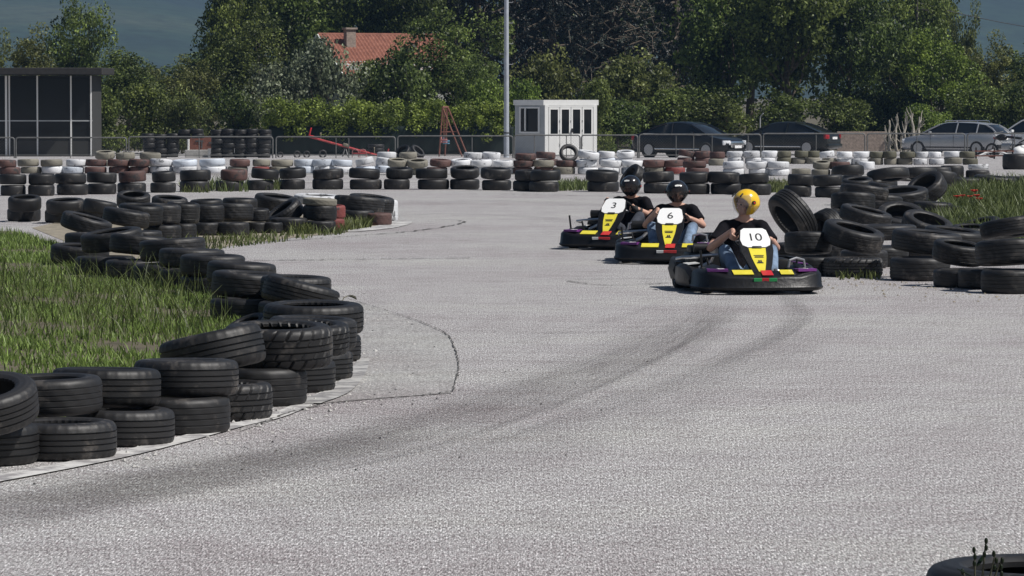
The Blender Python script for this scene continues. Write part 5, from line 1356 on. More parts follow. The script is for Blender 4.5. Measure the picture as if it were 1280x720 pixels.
def plant(kind, var, px, y, name, label, cat, top=None, width=None, rz=0, group=None, zoff=0.0):
    """top / width: photo row of the crown's top and photo pixels across"""
    tr, cr = PROTO[kind][var]; y = y * K; p = AT(px, y)
    r = empty(name, (p.x, p.y, p.z + zoff), R(rz), label, cat, group)
    baseH = {'big': 10.5, 'light': 8.5, 'bush': 3.2, 'cedar': 10}[kind]; baseR = {'big': 4.2, 'light': 3.4, 'bush': 1.9, 'cedar': 4.2}[kind]
    sz = ((z_at(top, y) - p.z) / baseH) if top is not None else 1.0
    sx = (width / ppm(y) / 2 / baseR) if width else 1.0
    r.scale = (sx, sx, sz)
    ob("trunk", tr, r); ob("crown", cr, r)
    return r
TG = "broad-leaved trees behind the track"
for a in [
 # left side
 ('light', 2, 104, 117, "leafy_tree", "leafy tree with pointed top above the dark pavilion roof", "tree", -8, 100, 10),
 ('light', 0, 52, 120, "leafy_tree", "lower rounded tree behind the dark pavilion's left half", "tree", 34, 120, 80),
 ('big', 2, 160, 114, "leafy_tree", "dense dark tree right of the dark pavilion", "tree", 66, 130, 30),
 ('light', 0, 208, 118, "leafy_tree", "olive-green tree below the gap of blue hillside", "tree", 72, 90, 200),
 ('light', 0, -14, 116, "leafy_tree", "tree at the left picture edge behind the pavilion", "tree", 40, 80, 150),
 ('big', 0, 290, 124, "leafy_tree", "tall tree just right of the blue hill gap", "tree", -60, 130, 40),
 ('big', 1, 350, 130, "leafy_tree", "tall tree behind the left gable of the red roof", "tree", -120, 200, 75),
 ('big', 0, 430, 134, "leafy_tree", "tall tree directly behind the chimney of the red roof", "tree", -130, 190, 140),
 ('big', 2, 505, 131, "leafy_tree", "tall dark tree behind the right end of the red roof", "tree", -120, 160, 20),
 ('light', 0, 250, 116, "leafy_tree", "loose pale tree right above the tyre pile", "tree", 78, 90, 250),
 ('big', 2, 318, 117, "leafy_tree", "dark round tree left of the red roofed house", "tree", 30, 130, 330),
 ('light', 2, 574, 116, "leafy_tree", "broad tree covering the right end of the red roof", "tree", 6, 140, 60),
 ('light', 2, 596, 112, "leafy_tree", "bright tree left of the light pole's foot", "tree", 66, 80, 120),
 # right side
 ('big', 0, 905, 119, "leafy_tree", "big tree with speckled crown over the black saloon", "tree", -90, 180, 15),
 ('big', 1, 985, 117, "leafy_tree", "biggest tree, standing above the dark saloon", "tree", -110, 200, 100),
 ('big', 2, 1062, 118, "leafy_tree", "dark tree between dark saloon and pale dry trunks", "tree", -70, 150, 210),
 ('light', 2, 1122, 121, "leafy_tree", "tree behind the pale dry trunks", "tree", -30, 130, 60),
 ('light', 1, 1176, 117, "leafy_tree", "lime-green tree above the silver estate's bonnet", "tree", 22, 120, 0),
 ('light', 0, 1222, 121, "leafy_tree", "olive tree above the silver estate's roof rails", "tree", 42, 100, 190),
 ('big', 2, 1276, 126, "leafy_tree", "dark tree at the right picture edge", "tree", 66, 110, 44),
 ('big', 0, 1140, 134, "leafy_tree", "tall tree behind the thin utility pole", "tree", -60, 120, 280),
 ('light', 0, 1205, 128, "leafy_tree", "small thin-topped tree under the overhead wire", "tree", 2, 60, 130),
 ('big', 2, 940, 136, "leafy_tree", "dark tree filling the space behind the big speckled tree", "tree", -140, 220, 77),
 ('big', 2, 1040, 138, "leafy_tree", "dark tree filling the space behind the biggest tree", "tree", -140, 220, 177),
 ('big', 0, -95, 122, "leafy_tree", "tree outside the left picture edge, nearer one", "tree", -10, 150, 47),
 ('big', 1, -220, 126, "leafy_tree", "tree outside the left picture edge, middle one", "tree", -30, 170, 147),
 ('big', 2, -360, 128, "leafy_tree", "tree outside the left picture edge, farthest one", "tree", -20, 180, 247),
 ('big', 1, 1370, 124, "leafy_tree", "tree outside the right picture edge, nearer one", "tree", 0, 170, 17),
 ('big', 0, 1500, 127, "leafy_tree", "tree outside the right picture edge, farther one", "tree", -20, 180, 117),
 ('big', 2, 700, 143, "leafy_tree", "dark tree behind the spruces, above the kiosk", "tree", -120, 190, 47),
 ('big', 2, 800, 141, "leafy_tree", "dark tree behind the weeping cedar's right side", "tree", -130, 200, 107),
 ('big', 2, 868, 132, "leafy_tree", "shaded tree between cedar and speckled tree", "tree", -60, 150, 247),
 ('big', 2, 560, 141, "leafy_tree", "dark tree far behind the swing frame", "tree", -120, 190, 297),
 ('big', 2, 245, 140, "leafy_tree", "far dark tree behind the olive-green one", "tree", 68, 160, 277),
 ]: plant(*a, group=TG)
CG = "conifers behind the kiosk"
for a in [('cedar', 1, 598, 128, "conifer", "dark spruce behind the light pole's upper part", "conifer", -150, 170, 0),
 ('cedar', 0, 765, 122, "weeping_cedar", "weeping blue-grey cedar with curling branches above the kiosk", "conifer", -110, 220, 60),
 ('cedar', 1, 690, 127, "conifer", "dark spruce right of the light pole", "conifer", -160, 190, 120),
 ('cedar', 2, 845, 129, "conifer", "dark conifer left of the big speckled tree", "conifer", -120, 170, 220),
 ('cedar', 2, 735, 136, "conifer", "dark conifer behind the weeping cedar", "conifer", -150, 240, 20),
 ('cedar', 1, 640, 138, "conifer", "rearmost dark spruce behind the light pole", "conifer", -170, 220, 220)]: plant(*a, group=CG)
BG = "bushes behind the car park"
for a in [
 ('bush', 1, 352, 111, "bush", "grey-green blossoming bush left of the hedge", "bush", 84, 92, 10),
 ('bush', 1, 402, 113, "bush", "large grey-green bush covering the red house's left wall", "bush", 56, 100, 130),
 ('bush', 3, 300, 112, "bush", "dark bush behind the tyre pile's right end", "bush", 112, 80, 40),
 ('bush', 0, 458, 114, "bush", "mid-green bush below the red roof's centre", "bush", 82, 92, 200),
 ('bush', 3, 512, 113, "bush", "deep-green bush below the red roof's right end", "bush", 60, 108, 70),
 ('bush', 2, 612, 109, "bush", "lime-green bush left of the light pole base", "bush", 96, 80, 150),
 ('bush', 2, 655, 108, "bush", "lime-green bush behind the kiosk's grey side", "bush", 96, 70, 310),
 ('bush', 4, 690, 110, "bush", "reddish-olive bush rising above the kiosk roof", "bush", 60, 100, 45),
 ('bush', 0, 738, 109, "bush", "bright bush leaning over the kiosk's right corner", "bush", 104, 62, 270),
 ('bush', 4, 800, 113, "bush", "olive bush with ruddy leaves under the weeping cedar", "bush", 62, 130, 100),
 ('bush', 3, 772, 110, "bush", "dark bush right of the kiosk by the slim post", "bush", 122, 90, 10),
 ('bush', 0, 832, 112, "bush", "bush above the black saloon's roof", "bush", 116, 100, 190),
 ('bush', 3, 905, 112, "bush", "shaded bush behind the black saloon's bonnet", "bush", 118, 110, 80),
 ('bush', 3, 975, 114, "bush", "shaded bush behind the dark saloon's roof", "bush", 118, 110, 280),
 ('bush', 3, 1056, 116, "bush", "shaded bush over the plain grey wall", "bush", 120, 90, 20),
 ('bush', 2, 1165, 113, "bush", "lime bush right of the pale dry trunks", "bush", 128, 70, 220),
 ('bush', 0, 1215, 114, "bush", "bush behind the silver estate's roof", "bush", 112, 100, 320),
 ('bush', 3, 1268, 115, "bush", "dark bush behind the pale white car", "bush", 104, 90, 120),
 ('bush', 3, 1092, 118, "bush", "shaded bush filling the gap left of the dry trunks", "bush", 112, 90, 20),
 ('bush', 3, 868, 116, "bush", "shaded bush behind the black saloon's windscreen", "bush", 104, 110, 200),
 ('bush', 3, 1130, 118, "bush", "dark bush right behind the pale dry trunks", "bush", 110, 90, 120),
 ('bush', 0, 135, 108, "bush", "low bush at the right end of the dark pavilion", "bush", 112, 70, 60),
 ('bush', 0, 185, 109, "bush", "low shaded bush left of the brown board", "bush", 108, 90, 160),
 ('bush', 4, 228, 108, "bush", "pale loose bush above the brown board", "bush", 110, 70, 260),
 ]: plant(*a, group=BG)
# trimmed hedge over the green cloth
def hedge():
    y = 107.55 * K; x0, x1 = px_at(332, y), px_at(640, y); g = gz(0, y); rnd = random.Random(5); C = []; RD = []
    zt = z_at(124, y) - g; w_ = x1 - x0
    for k in range(470):
        u = rnd.random(); C.append((-w_ / 2 + w_ * u, rnd.uniform(-1.25, .6), rnd.uniform(.95 - .25 * math.sin(u * 23) * math.sin(u * 9), zt - .2) + .12 * math.sin(u * 40))); RD.append(rnd.uniform(.2, .42))
    V, F, Cc = leaf_cloud(C, RD, 62, .13, 5, .1, .35, .3)
    r = empty("hedge", ((x0 + x1) / 2, y, g), 0, "long lime-green hedge growing over the dark green cloth screen", "hedge")
    ob("foliage", me_np("hedge_foliage", V, F, M['leaf_lime'], cols=Cc), r)
    b = MB()
    for k in range(16): x = -w_ / 2 + w_ * (k + .5) / 16; limb_mesh(b, (x, .2, 0), (x + rnd.uniform(-.3, .3), .2, 1.5), .04, .012, rnd, 4, .1)
    b.build("stem", M['bark'], r)
hedge()
# pale dry trunks
def dry_trunks():
    rnd = random.Random(9); y = 112.0 * K
    for i, (px, tp, lab) in enumerate([(1112, 150, "pale dry trunk, first beside the plain grey wall"), (1121, 146, "pale forked dry trunk, second from the grey wall"), (1130, 140, "pale dry trunk, tallest of the dry ones"), (1139, 142, "pale dry trunk, fourth from the grey wall"), (1149, 146, "pale dry trunk nearest the silver estate")]):
        p = AT(px, y + rnd.uniform(-.5, .5)); h = z_at(tp, y) - p.z; r = empty("dead_tree", p, 0, lab, "dead tree", "pale dry trunks between the parked cars")
        b = MB(); pts = limb_mesh(b, (0, 0, -.05), (rnd.uniform(-.1, .1), 0, h), .085, .035, rnd, 6, .1); b.build("trunk", M['bark_pale'], r)
        b = MB()
        for k in range(5): q = pts[rnd.randint(1, 5)]; limb_mesh(b, q, q + Vector((rnd.uniform(-.35, .35), rnd.uniform(-.2, .2), rnd.uniform(.2, .6))), .035, .01, rnd, 4, .2)
        for k in range(3): limb_mesh(b, (rnd.uniform(-.2, .2), rnd.uniform(-.2, .1), 0), (rnd.uniform(-.3, .3), 0, h * rnd.uniform(.4, .9)), .03, .012, rnd, 4, .12)
        b.build("branch", M['bark_pale'], r)
dry_trunks()

# ------------------------------------------------------------------ single plants near the track
def bent_grass(px, py, tip, lab):
    p = G(px, py); s = ppm(p.y); h = (py - tip[1]) / s; dx = (tip[0] - px) / s
    r = empty("grass_stem", p, 0, lab, "grass stem", "dried bent grass stems at the curb")
    b = MB(); b.tube([(0, 0, 0), (dx * .1, 0, h * .5), (dx * .3, 0, h * .92), (dx * .55, 0, h * 1.02)], .004, 5); b.build("stem", M['stem'], r)
    b = MB(); b.tube([(dx * .5, 0, h * 1.01), (dx * .72, 0, h * 1.0), (dx * .9, 0, h * .93), (dx * 1.0, 0, h * .82)], [.004, .013, .014, .003], 6); b.build("seed_head", M['stem_dark'], r)
bent_grass(362, 366, (379, 345), "bent dry grass head curving over the track, farther one")
bent_grass(423, 395, (446, 370), "bent dry grass head curving over the track, nearer one")
def poppies():
    rnd = random.Random(4)
    for i, (px, py, sz, lab) in enumerate([(1196, 247, .05, "red poppy at the left of the poppy group"), (1203, 246, .045, "red poppy second from left, beside the askew tyre"), (1218, 240, .06, "tallest red poppy near the back tyres"), (1221, 246, .055, "large red poppy at the right of the group"), (1212, 247, .045, "small red poppy in the middle of the group"), (1224, 250, .05, "lowest red poppy at the right")]):
        p = G(px, py + 22); h = (22) / ppm(p.y); r = empty("poppy", p, 0, lab, "poppy", "red poppies in the grass at the right")
        b = MB(); b.tube([(0, 0, 0), (.02, 0, h * .6), (0, 0, h)], .006, 5); b.build("stem", M['stem_dark'], r)
        b = MB()
        for k in range(5): a = k * 1.2566 + rnd.random(); b.ball((sz * .55 * math.cos(a), sz * .55 * math.sin(a), h + .02), (sz * .62, sz * .62, sz * .2), 10, 6, Euler((R(25) * math.sin(a), -R(25) * math.cos(a), 0)).to_matrix().to_4x4())
        b.ball((0, 0, h + .01), sz * .3, 8, 6); b.build("flower", M['poppy'], r)
poppies()
def near_weed():
    p = AT(1222, 6.3 * K); r = empty("tall_weed", (p.x, p.y, 0), 0, "dark thin flowering weed standing before the near corner tyre", "weed plant")
    rnd = random.Random(3); b = MB(); H_ = z_at(678, 6.3 * K); s = ppm(6.3 * K)
    tips = [(-.002, 0, H_ - .02), (.028, .01, H_ + .003), (.052, 0, H_ - .03), (-.03, .02, H_ - .08), (.07, .02, H_ - .05)]
    for t in tips: b.tube([(0, 0, 0), (t[0] * .2, t[1], H_ * .5), (t[0] * .6, t[1], H_ * .85), t], [.006, .005, .004, .002], 6)
    b.build("stem", M['stem_dark'], r)
    b = MB()
    for t in tips:
        for k in range(3): b.ball((t[0] + rnd.uniform(-.004, .004), t[1], t[2] - k * .018), (.005, .005, .009), 8, 6)
    for k in range(14):
        z = H_ - .05 - k * .03; a = rnd.uniform(0, 6.28); q = Vector((math.cos(a), math.sin(a), rnd.uniform(-.1, .5))); m_ = Matrix.Rotation(a, 4, 'Z') @ Matrix.Rotation(-rnd.uniform(.0, .7), 4, 'Y')
        b.ball((q.x * .028, q.y * .028, z), (.026, .007, .002), 8, 5, m_)
    b.build("leaf", M['leaf_deep'], r)
near_weed()
# ================================================================== KARTS AND DRIVERS
def remeshed(name, b, material, voxel, smooth=6, parent=None):
    """join overlapping volumes into one continuous skin"""
    me = b.mesh(name + "_raw", material); o = bpy.data.objects.new(name + "_raw", me); COL.objects.link(o)
    m = o.modifiers.new("r", 'REMESH'); m.mode = 'VOXEL'; m.voxel_size = voxel
    s = o.modifiers.new("s", 'SMOOTH'); s.iterations = smooth; s.factor = .5
    dg = bpy.context.evaluated_depsgraph_get(); dg.update()
    me2 = bpy.data.meshes.new_from_object(o.evaluated_get(dg), preserve_all_data_layers=False, depsgraph=dg)
    bpy.data.objects.remove(o, do_unlink=True); bpy.data.meshes.remove(me)
    me2.name = name; me2.materials.clear(); me2.materials.append(material)
    me2.polygons.foreach_set("use_smooth", np.ones(len(me2.polygons), dtype=bool))
    return ob(name, me2, parent)

def cap(b, p0, p1, r0, r1, seg=12):
    p0 = Vector(p0); p1 = Vector(p1); b.tube([p0, p1], [r0, r1], seg); b.ball(p0, r0, seg, 8); b.ball(p1, r1, seg, 8)

def ell(b, c, r, M3=None): b.ball(c, r, 20, 14, M3.to_4x4() if M3 else None)

def hull(b, rings, seg=20):
    """loft of horizontal ellipses (centre, rx, ry)"""
    b.loft([[(c[0] + rx * math.cos(2 * math.pi * k / seg), c[1] + ry * math.sin(2 * math.pi * k / seg), c[2]) for k in range(seg)] for c, rx, ry in rings])

def txt(name, body, size, m, parent, Mx):
    cu = bpy.data.curves.new(name, 'FONT'); cu.body = body; cu.size = size; cu.align_x = 'CENTER'; cu.align_y = 'CENTER'; cu.extrude = .001; cu.offset = .0005
    o = bpy.data.objects.new(name + "_c", cu); COL.objects.link(o)
    dg = bpy.context.evaluated_depsgraph_get(); me = bpy.data.meshes.new_from_object(o.evaluated_get(dg), depsgraph=dg)
    bpy.data.objects.remove(o, do_unlink=True)
    me.materials.clear(); me.materials.append(m); me.transform(Mx); me.name = name
    return ob(name, me, parent)

def kart(num, loc, rz, label, group, steer=0.0, extra=0):
    r = empty("racing_kart", loc, rz, label, "go-kart", group)
    # panel plane
    pb = Vector((0, .80, .215)); pt = Vector((0, .30, .625)); ax = (pt - pb); nl = Vector((0, ax.z, -ax.y)).normalized()
    def PP(u, v, o=0.0):
        # the shield bends slightly back at its edges
        return pb + ax * v + Vector((u, 0, 0)) + nl * o
    def plate(name, pts, o, th, m, parent):
        b = MB(); f = [b.bm.verts.new(PP(u, v, o)) for u, v in pts]; k = [b.bm.verts.new(PP(u, v, o - th)) for u, v in pts]; n = len(pts)
        for i in range(n): b.bm.faces.new((f[i], f[(i + 1) % n], k[(i + 1) % n], k[i]))
        b.bm.faces.new(f); b.bm.faces.new(k[::-1]); return b.build(name, m, parent, smooth=False)
    sh = plate("front_shield", [(-.085, -.02), (.085, -.02), (.125, .22), (.162, .50), (.164, .72), (.136, .97), (.10, 1.02), (-.10, 1.02), (-.136, .97), (-.164, .72), (-.162, .50), (-.125, .22)], 0, .03, M['black_plastic'], r)
    npl = plate("number_panel", [(-.138, .62), (-.152, .74), (-.128, .96), (-.095, 1.005), (.095, 1.005), (.128, .96), (.152, .74), (.138, .62), (.09, .57), (-.09, .57)], .007, .006, M['number_panel'], sh)
    yl = plate("yellow_stripe", [(-.085, .55), (.085, .55), (.074, .34), (.052, .16), (.030, .01), (-.030, .01), (-.052, .16), (-.074, .34)], .006, .005, M['yellow_plastic'], sh)
    b = MB()
    for v, w_ in ((.375, .10), (.345, .08), (.335, .09), (.22, .05), (.205, .065)):
        c = PP(0, v, .0075); b.box(c, (w_, .004, .009), (math.atan2(nl.z, nl.y) , 0, 0))
    for q in (-.012, .008): c = PP(q, .25, .0075); b.box(c, (.014, .004, .02), (math.atan2(nl.z, nl.y), 0, R(0)))
    b.build("small_lettering", M['ink'], yl, smooth=False)
    b = MB(); c = PP(0, .56, .012); b.box(c, (.095, .012, .026), (math.atan2(nl.z, nl.y), 0, 0), bev=.004); b.build("vent_slot", M['ink'], sh)
    # number
    ex = Vector((-1, 0, 0)); ey = ax.normalized(); ez = ex.cross(ey)
    Mx = Matrix((ex, ey, ez)).transposed().to_4x4(); nb = txt("number", num, .155, M['ink'], npl, Matrix.Identity(4))
    for v in nb.data.vertices: v.co = PP(-v.co.x, 0.79 + v.co.y / ax.length, .0082 + (.0008 if v.co.z > 0 else 0))
    # bumper: a swept plastic fairing
    path = [(-.605, .30), (-.615, .52), (-.595, .72), (-.52, .86), (-.37, .925), (-.18, .955), (0, .965), (.18, .955), (.37, .925), (.52, .86), (.595, .72), (.615, .52), (.605, .30)]
    secp = [(-.012, .035), (.026, .052), (.034, .072), (.020, .086), (.010, .145), (-.006, .168), (-.05, .186), (-.19, .228), (-.20, .20), (-.03, .15), (-.03, .05)]
    rings = []; P2 = [Vector((x, y, 0)) for x, y in path]
    for i, p in enumerate(P2):
        t = (P2[min(i + 1, len(P2) - 1)] - P2[max(i - 1, 0)]).normalized(); o = Vector((-t.y, t.x, 0))
        if o.y < 0 and abs(o.y) > abs(o.x): o = -o
        if (p.x * o.x) < -1e-6: o = -o
        lift = .055 * (abs(p.x) / .61) ** 3
        rings.append([(p.x + o.x * a, p.y + o.y * a, z + (lift if z > .1 else 0) + (.012 if 3 < k < 6 and i % 2 else 0)) for k, (a, z) in enumerate(secp)])
    b = MB(); b.loft(rings); fb = b.build("front_bumper", M['black_plastic'], r, angle=50)
    def deck(nm, m, x0, x1, y0, y1, z, parent=fb, th=.006, rot=0):
        b = MB(); b.box(((x0 + x1) / 2, (y0 + y1) / 2, z), (abs(x1 - x0), abs(y1 - y0), th), (R(rot), 0, 0)); return b.build(nm, m, parent, smooth=False)
    deck("yellow_patch", M['yellow_plastic'], .10, .30, .775, .905, .218, rot=-17); deck("yellow_patch", M['yellow_plastic'], -.30, -.17, .775, .905, .218, rot=-17)
    deck("red_patch", M['red_plastic'], -.09, .02, .80, .94, .213, rot=-17)
    for x0, x1, m in ((.035, .115, 'green_plastic' if num == '10' else 'white_plastic'), (-.035, .033, 'red_plastic'), (-.115, -.037, 'green_plastic' if num == '10' else 'red_plastic')):
        b = MB(); b.box(((x0 + x1) / 2, .972, .150), (x1 - x0, .012, .030), (R(-14), 0, 0)); b.build("colour_band", M[m], fb, smooth=False)
    for sx in (1, -1):
        b = MB(); b.prism([(sx * .33, .70), (sx * .53, .64), (sx * .545, .80), (sx * .35, .87)], .225, .250, Matrix.Translation((0, 0, .0))); b.build("purple_patch", M['purple_plastic'], fb, smooth=False)
        b = MB(); b.prism([(sx * .37, .76), (sx * .39, .75), (sx * .46, .80), (sx * .44, .82)], .251, .254); b.prism([(sx * .42, .72), (sx * .44, .72), (sx * .44, .79), (sx * .42, .79)], .251, .255); b.build("white_mark", M['white_plastic'], fb, smooth=False)
    # floor, frame
    b = MB(); b.prism([(-.28, -.72), (.28, -.72), (.34, .1), (.26, .80), (-.26, .80), (-.34, .1)], .055, .062); b.build("floor_tray", M['dark_plastic'], r, smooth=False)
    b = MB()
    for sx in (-1, 1):
        b.tube([(sx * .30, -.80, .075), (sx * .34, 0, .075), (sx * .27, .55, .075), (sx * .22, .82, .10)], .016, 8)
        b.tube([(sx * .34, .30, .08), (sx * .58, .34, .12), (sx * .62, -.40, .12), (sx * .34, -.45, .08)], .012, 8)
    b.tube([(-.34, .0, .075), (.34, .0, .075)], .014, 8); b.tube([(-.3, -.62, .08), (.3, -.62, .08)], .016, 8); b.tube([(-.56, -.58, .14), (.56, -.58, .14)], .02, 8); b.tube([(-.46, .50, .13), (.46, .50, .13)], .014, 8)
    b.build("chassis", M['steel'], r)
    for sx in (-1, 1):
        # side pods
        rg = []
        for y, z1, x1 in ((-.44, .20, .63), (-.38, .26, .67), (-.1, .27, .685), (.15, .25, .67), (.26, .18, .64)):
            xs = [(.40, .07), (x1 - .02, .055), (x1, .11), (x1 - .01, z1 - .03), (x1 - .06, z1), (.42, z1 - .05)]
            rg.append([(sx * x, y, z) for x, z in xs])
        b = MB(); b.loft(rg); pod = b.build("side_pod", M['black_plastic'], r, angle=35)
        b = MB(); b.box((sx * .55, -.1, .272), (.12, .3, .008), (0, sx * R(6), 0)); b.build("pod_patch", M['white_plastic' if sx > 0 else 'purple_plastic'], pod, smooth=False)
        for yy, rad, wd, xx in ((.50, .13, .13, .50), (-.58, .14, .19, .55)):
            a = R(steer) if yy > 0 else 0
            Mw = Matrix.Translation((sx * xx, yy, rad)) @ Matrix.Rotation(a, 4, 'Z') @ Matrix.Rotation(math.pi / 2, 4, 'Y')
            b = MB(); h = wd / 2; b.lathe([(.07, -h * .85), (rad * .85, -h), (rad * .97, -h * .85), (rad, -h * .5), (rad, h * .5), (rad * .97, h * .85), (rad * .85, h), (.07, h * .85)], 32, Mw, closed=True); wo = b.build("wheel", M['rubber_kart'], r)
            b = MB(); b.lathe([(0, -h * .5), (.055, -h * .6), (.075, -h * .9), (.075, h * .9), (.055, h * .6), (0, h * .5)], 20, Mw); b.build("rim", M['alloy'], wo)
    # rear bumper
    b = MB(); rg = []
    for x, y, z0, z1 in ((-.62, -.50, .10, .27), (-.64, -.72, .09, .30), (-.59, -.88, .08, .31), (-.4, -.94, .08, .31), (0, -.95, .08, .30), (.4, -.94, .08, .31), (.59, -.88, .08, .31), (.64, -.72, .09, .30), (.62, -.50, .10, .27)):
        d = Vector((x, y * .9, 0)).normalized() * .05; rg.append([(x - d.x, y - d.y, z0), (x + d.x * .3, y + d.y * .3, z0), (x + d.x, y + d.y, (z0 + z1) / 2), (x + d.x * .3, y + d.y * .3, z1), (x - d.x, y - d.y, z1)])
    b.loft(rg); b.build("rear_bumper", M['dark_plastic'], r, angle=40)
    # seat
    b = MB(); rg = []
    for y, z, hw, up in ((.02, .12, .17, .03), (-.15, .08, .18, .08), (-.35, .075, .19, .16), (-.50, .12, .20, .22), (-.60, .32, .20, .16), (-.66, .52, .17, .05)):
        rg.append([(-hw, y + (.06 if z > .2 else 0), z + up), (-hw * .9, y, z + up * .4), (-hw * .5, y - .01, z), (hw * .5, y - .01, z), (hw * .9, y, z + up * .4), (hw, y + (.06 if z > .2 else 0), z + up)])
    b.loft(rg, close_ends=False, ring_closed=False)
    so = b.build("seat", M['black_plastic'], r, angle=50); mo = so.modifiers.new("thick", 'SOLIDIFY'); mo.thickness = .012
    # engine, tank, exhaust at the sides of the seat
    b = MB(); b.box((.42, -.40, .25), (.26, .34, .24), bev=.02); b.box((.42, -.42, .40), (.20, .24, .08), bev=.015); b.tube([(.36, -.25, .42), (.50, -.25, .42)], .05, 10)
    for k in range(5): b.box((.42, -.215, .16 + k * .035), (.24, .04, .012))
    en = b.build("engine", M['dark_plastic'], r); b = MB(); b.tube([(.36, -.3, .3), (.32, -.18, .33), (.36, -.08, .28), (.48, -.06, .22)], .022, 8); b.build("exhaust", M['steel'], en)
    b = MB(); b.box((-.38, -.36, .20), (.2, .34, .22), bev=.03); b.build("fuel_tank", M['dark_plastic'], r)
    b = MB(); b.tube([(.30, .05, .36), (.50, .02, .345), (.64, -.10, .33), (.66, -.3, .31)], .017, 8); b.build("side_bar", M['steel'], r)
    b = MB(); b.tube([(-.28, .72, .26), (-.29, .72, .33), (-.36, .70, .35), (-.44, .68, .33), (-.45, .68, .26)], .014, 8); b.build("bumper_hoop", M['steel'], r)
    for q in ([(.54, .48, .20), (.56, .50, .42)], [(.40, .30, .1), (.46, .28, .34)], [(-.40, .30, .1), (-.46, .28, .34)]): b = MB(); b.tube(q, .012, 6); b.build("stay_rod", M['dark_plastic'], r)
    for sx in (-1, 1):
        b = MB(); b.box((sx * .17, .62, .17), (.08, .02, .14), (R(25), 0, 0), bev=.006); b.tube([(sx * .17, .64, .10), (sx * .17, .55, .07)], .008, 6); b.build("pedal", M['steel'], r)
    # steering wheel
    wc = Vector((0, .135, .525)); tilt = R(36)
    Mw = Matrix.Translation(wc) @ Matrix.Rotation(tilt, 4, 'X') @ Matrix.Rotation(R(steer * 2), 4, 'Z')
    b = MB(); b.lathe([(.155 + .014 * math.cos(t), .014 * math.sin(t)) for t in [k * math.pi / 4 for k in range(8)]], 40, Mw, closed=True)
    st_ = b.build("steering_wheel", M['dark_plastic'], r)
    b = MB()
    for a in (R(90), R(210), R(330)): b.tube([Mw @ Vector((0, 0, -.02)), Mw @ Vector((.15 * math.cos(a), .15 * math.sin(a), 0))], .011, 6)
    b.lathe([(0, -.03), (.04, -.03), (.04, .0), (0, .0)], 16, Mw); b.tube([Mw @ Vector((0, 0, -.02)), (0, .55, .16)], .012, 8); b.build("spokes", M['steel'], st_)
    return r, Mw

def add_hand(b, c, t, o, up=1):
    """five fingers closed round a bar at c with direction t; o points from the bar to the palm"""
    t = t.normalized(); o = (o - t * o.dot(t)).normalized(); n = t.cross(o)
    M3 = Matrix((t, o, n)).transposed()
    ell(b, c + o * .040 - n * .004, (.040, .016, .044), M3)
    for i, L in enumerate((.88, 1.0, .95, .76)):
        q = c + t * ((i - 1.5) * .0205)
        P_ = [q + o * .036 + n * .036, q + o * .006 + n * .040 * L, q - o * .024 * L + n * .020, q - o * .026 * L - n * .010 * L]
        rs = [.0098, .0092, .0086, .0076]
        for k in range(3): cap(b, P_[k], P_[k + 1], rs[k], rs[k + 1], 8)
    q = c + t * (-.034)
    P_ = [q + o * .040 - n * .028, q + o * .012 - n * .036 - t * .010, q - o * .014 - n * .022 - t * .004]
    for k in range(2): cap(b, P_[k], P_[k + 1], .0112 - .001 * k, .0102 - .002 * k, 8)
    return c + o * .062 - n * .036       # wrist

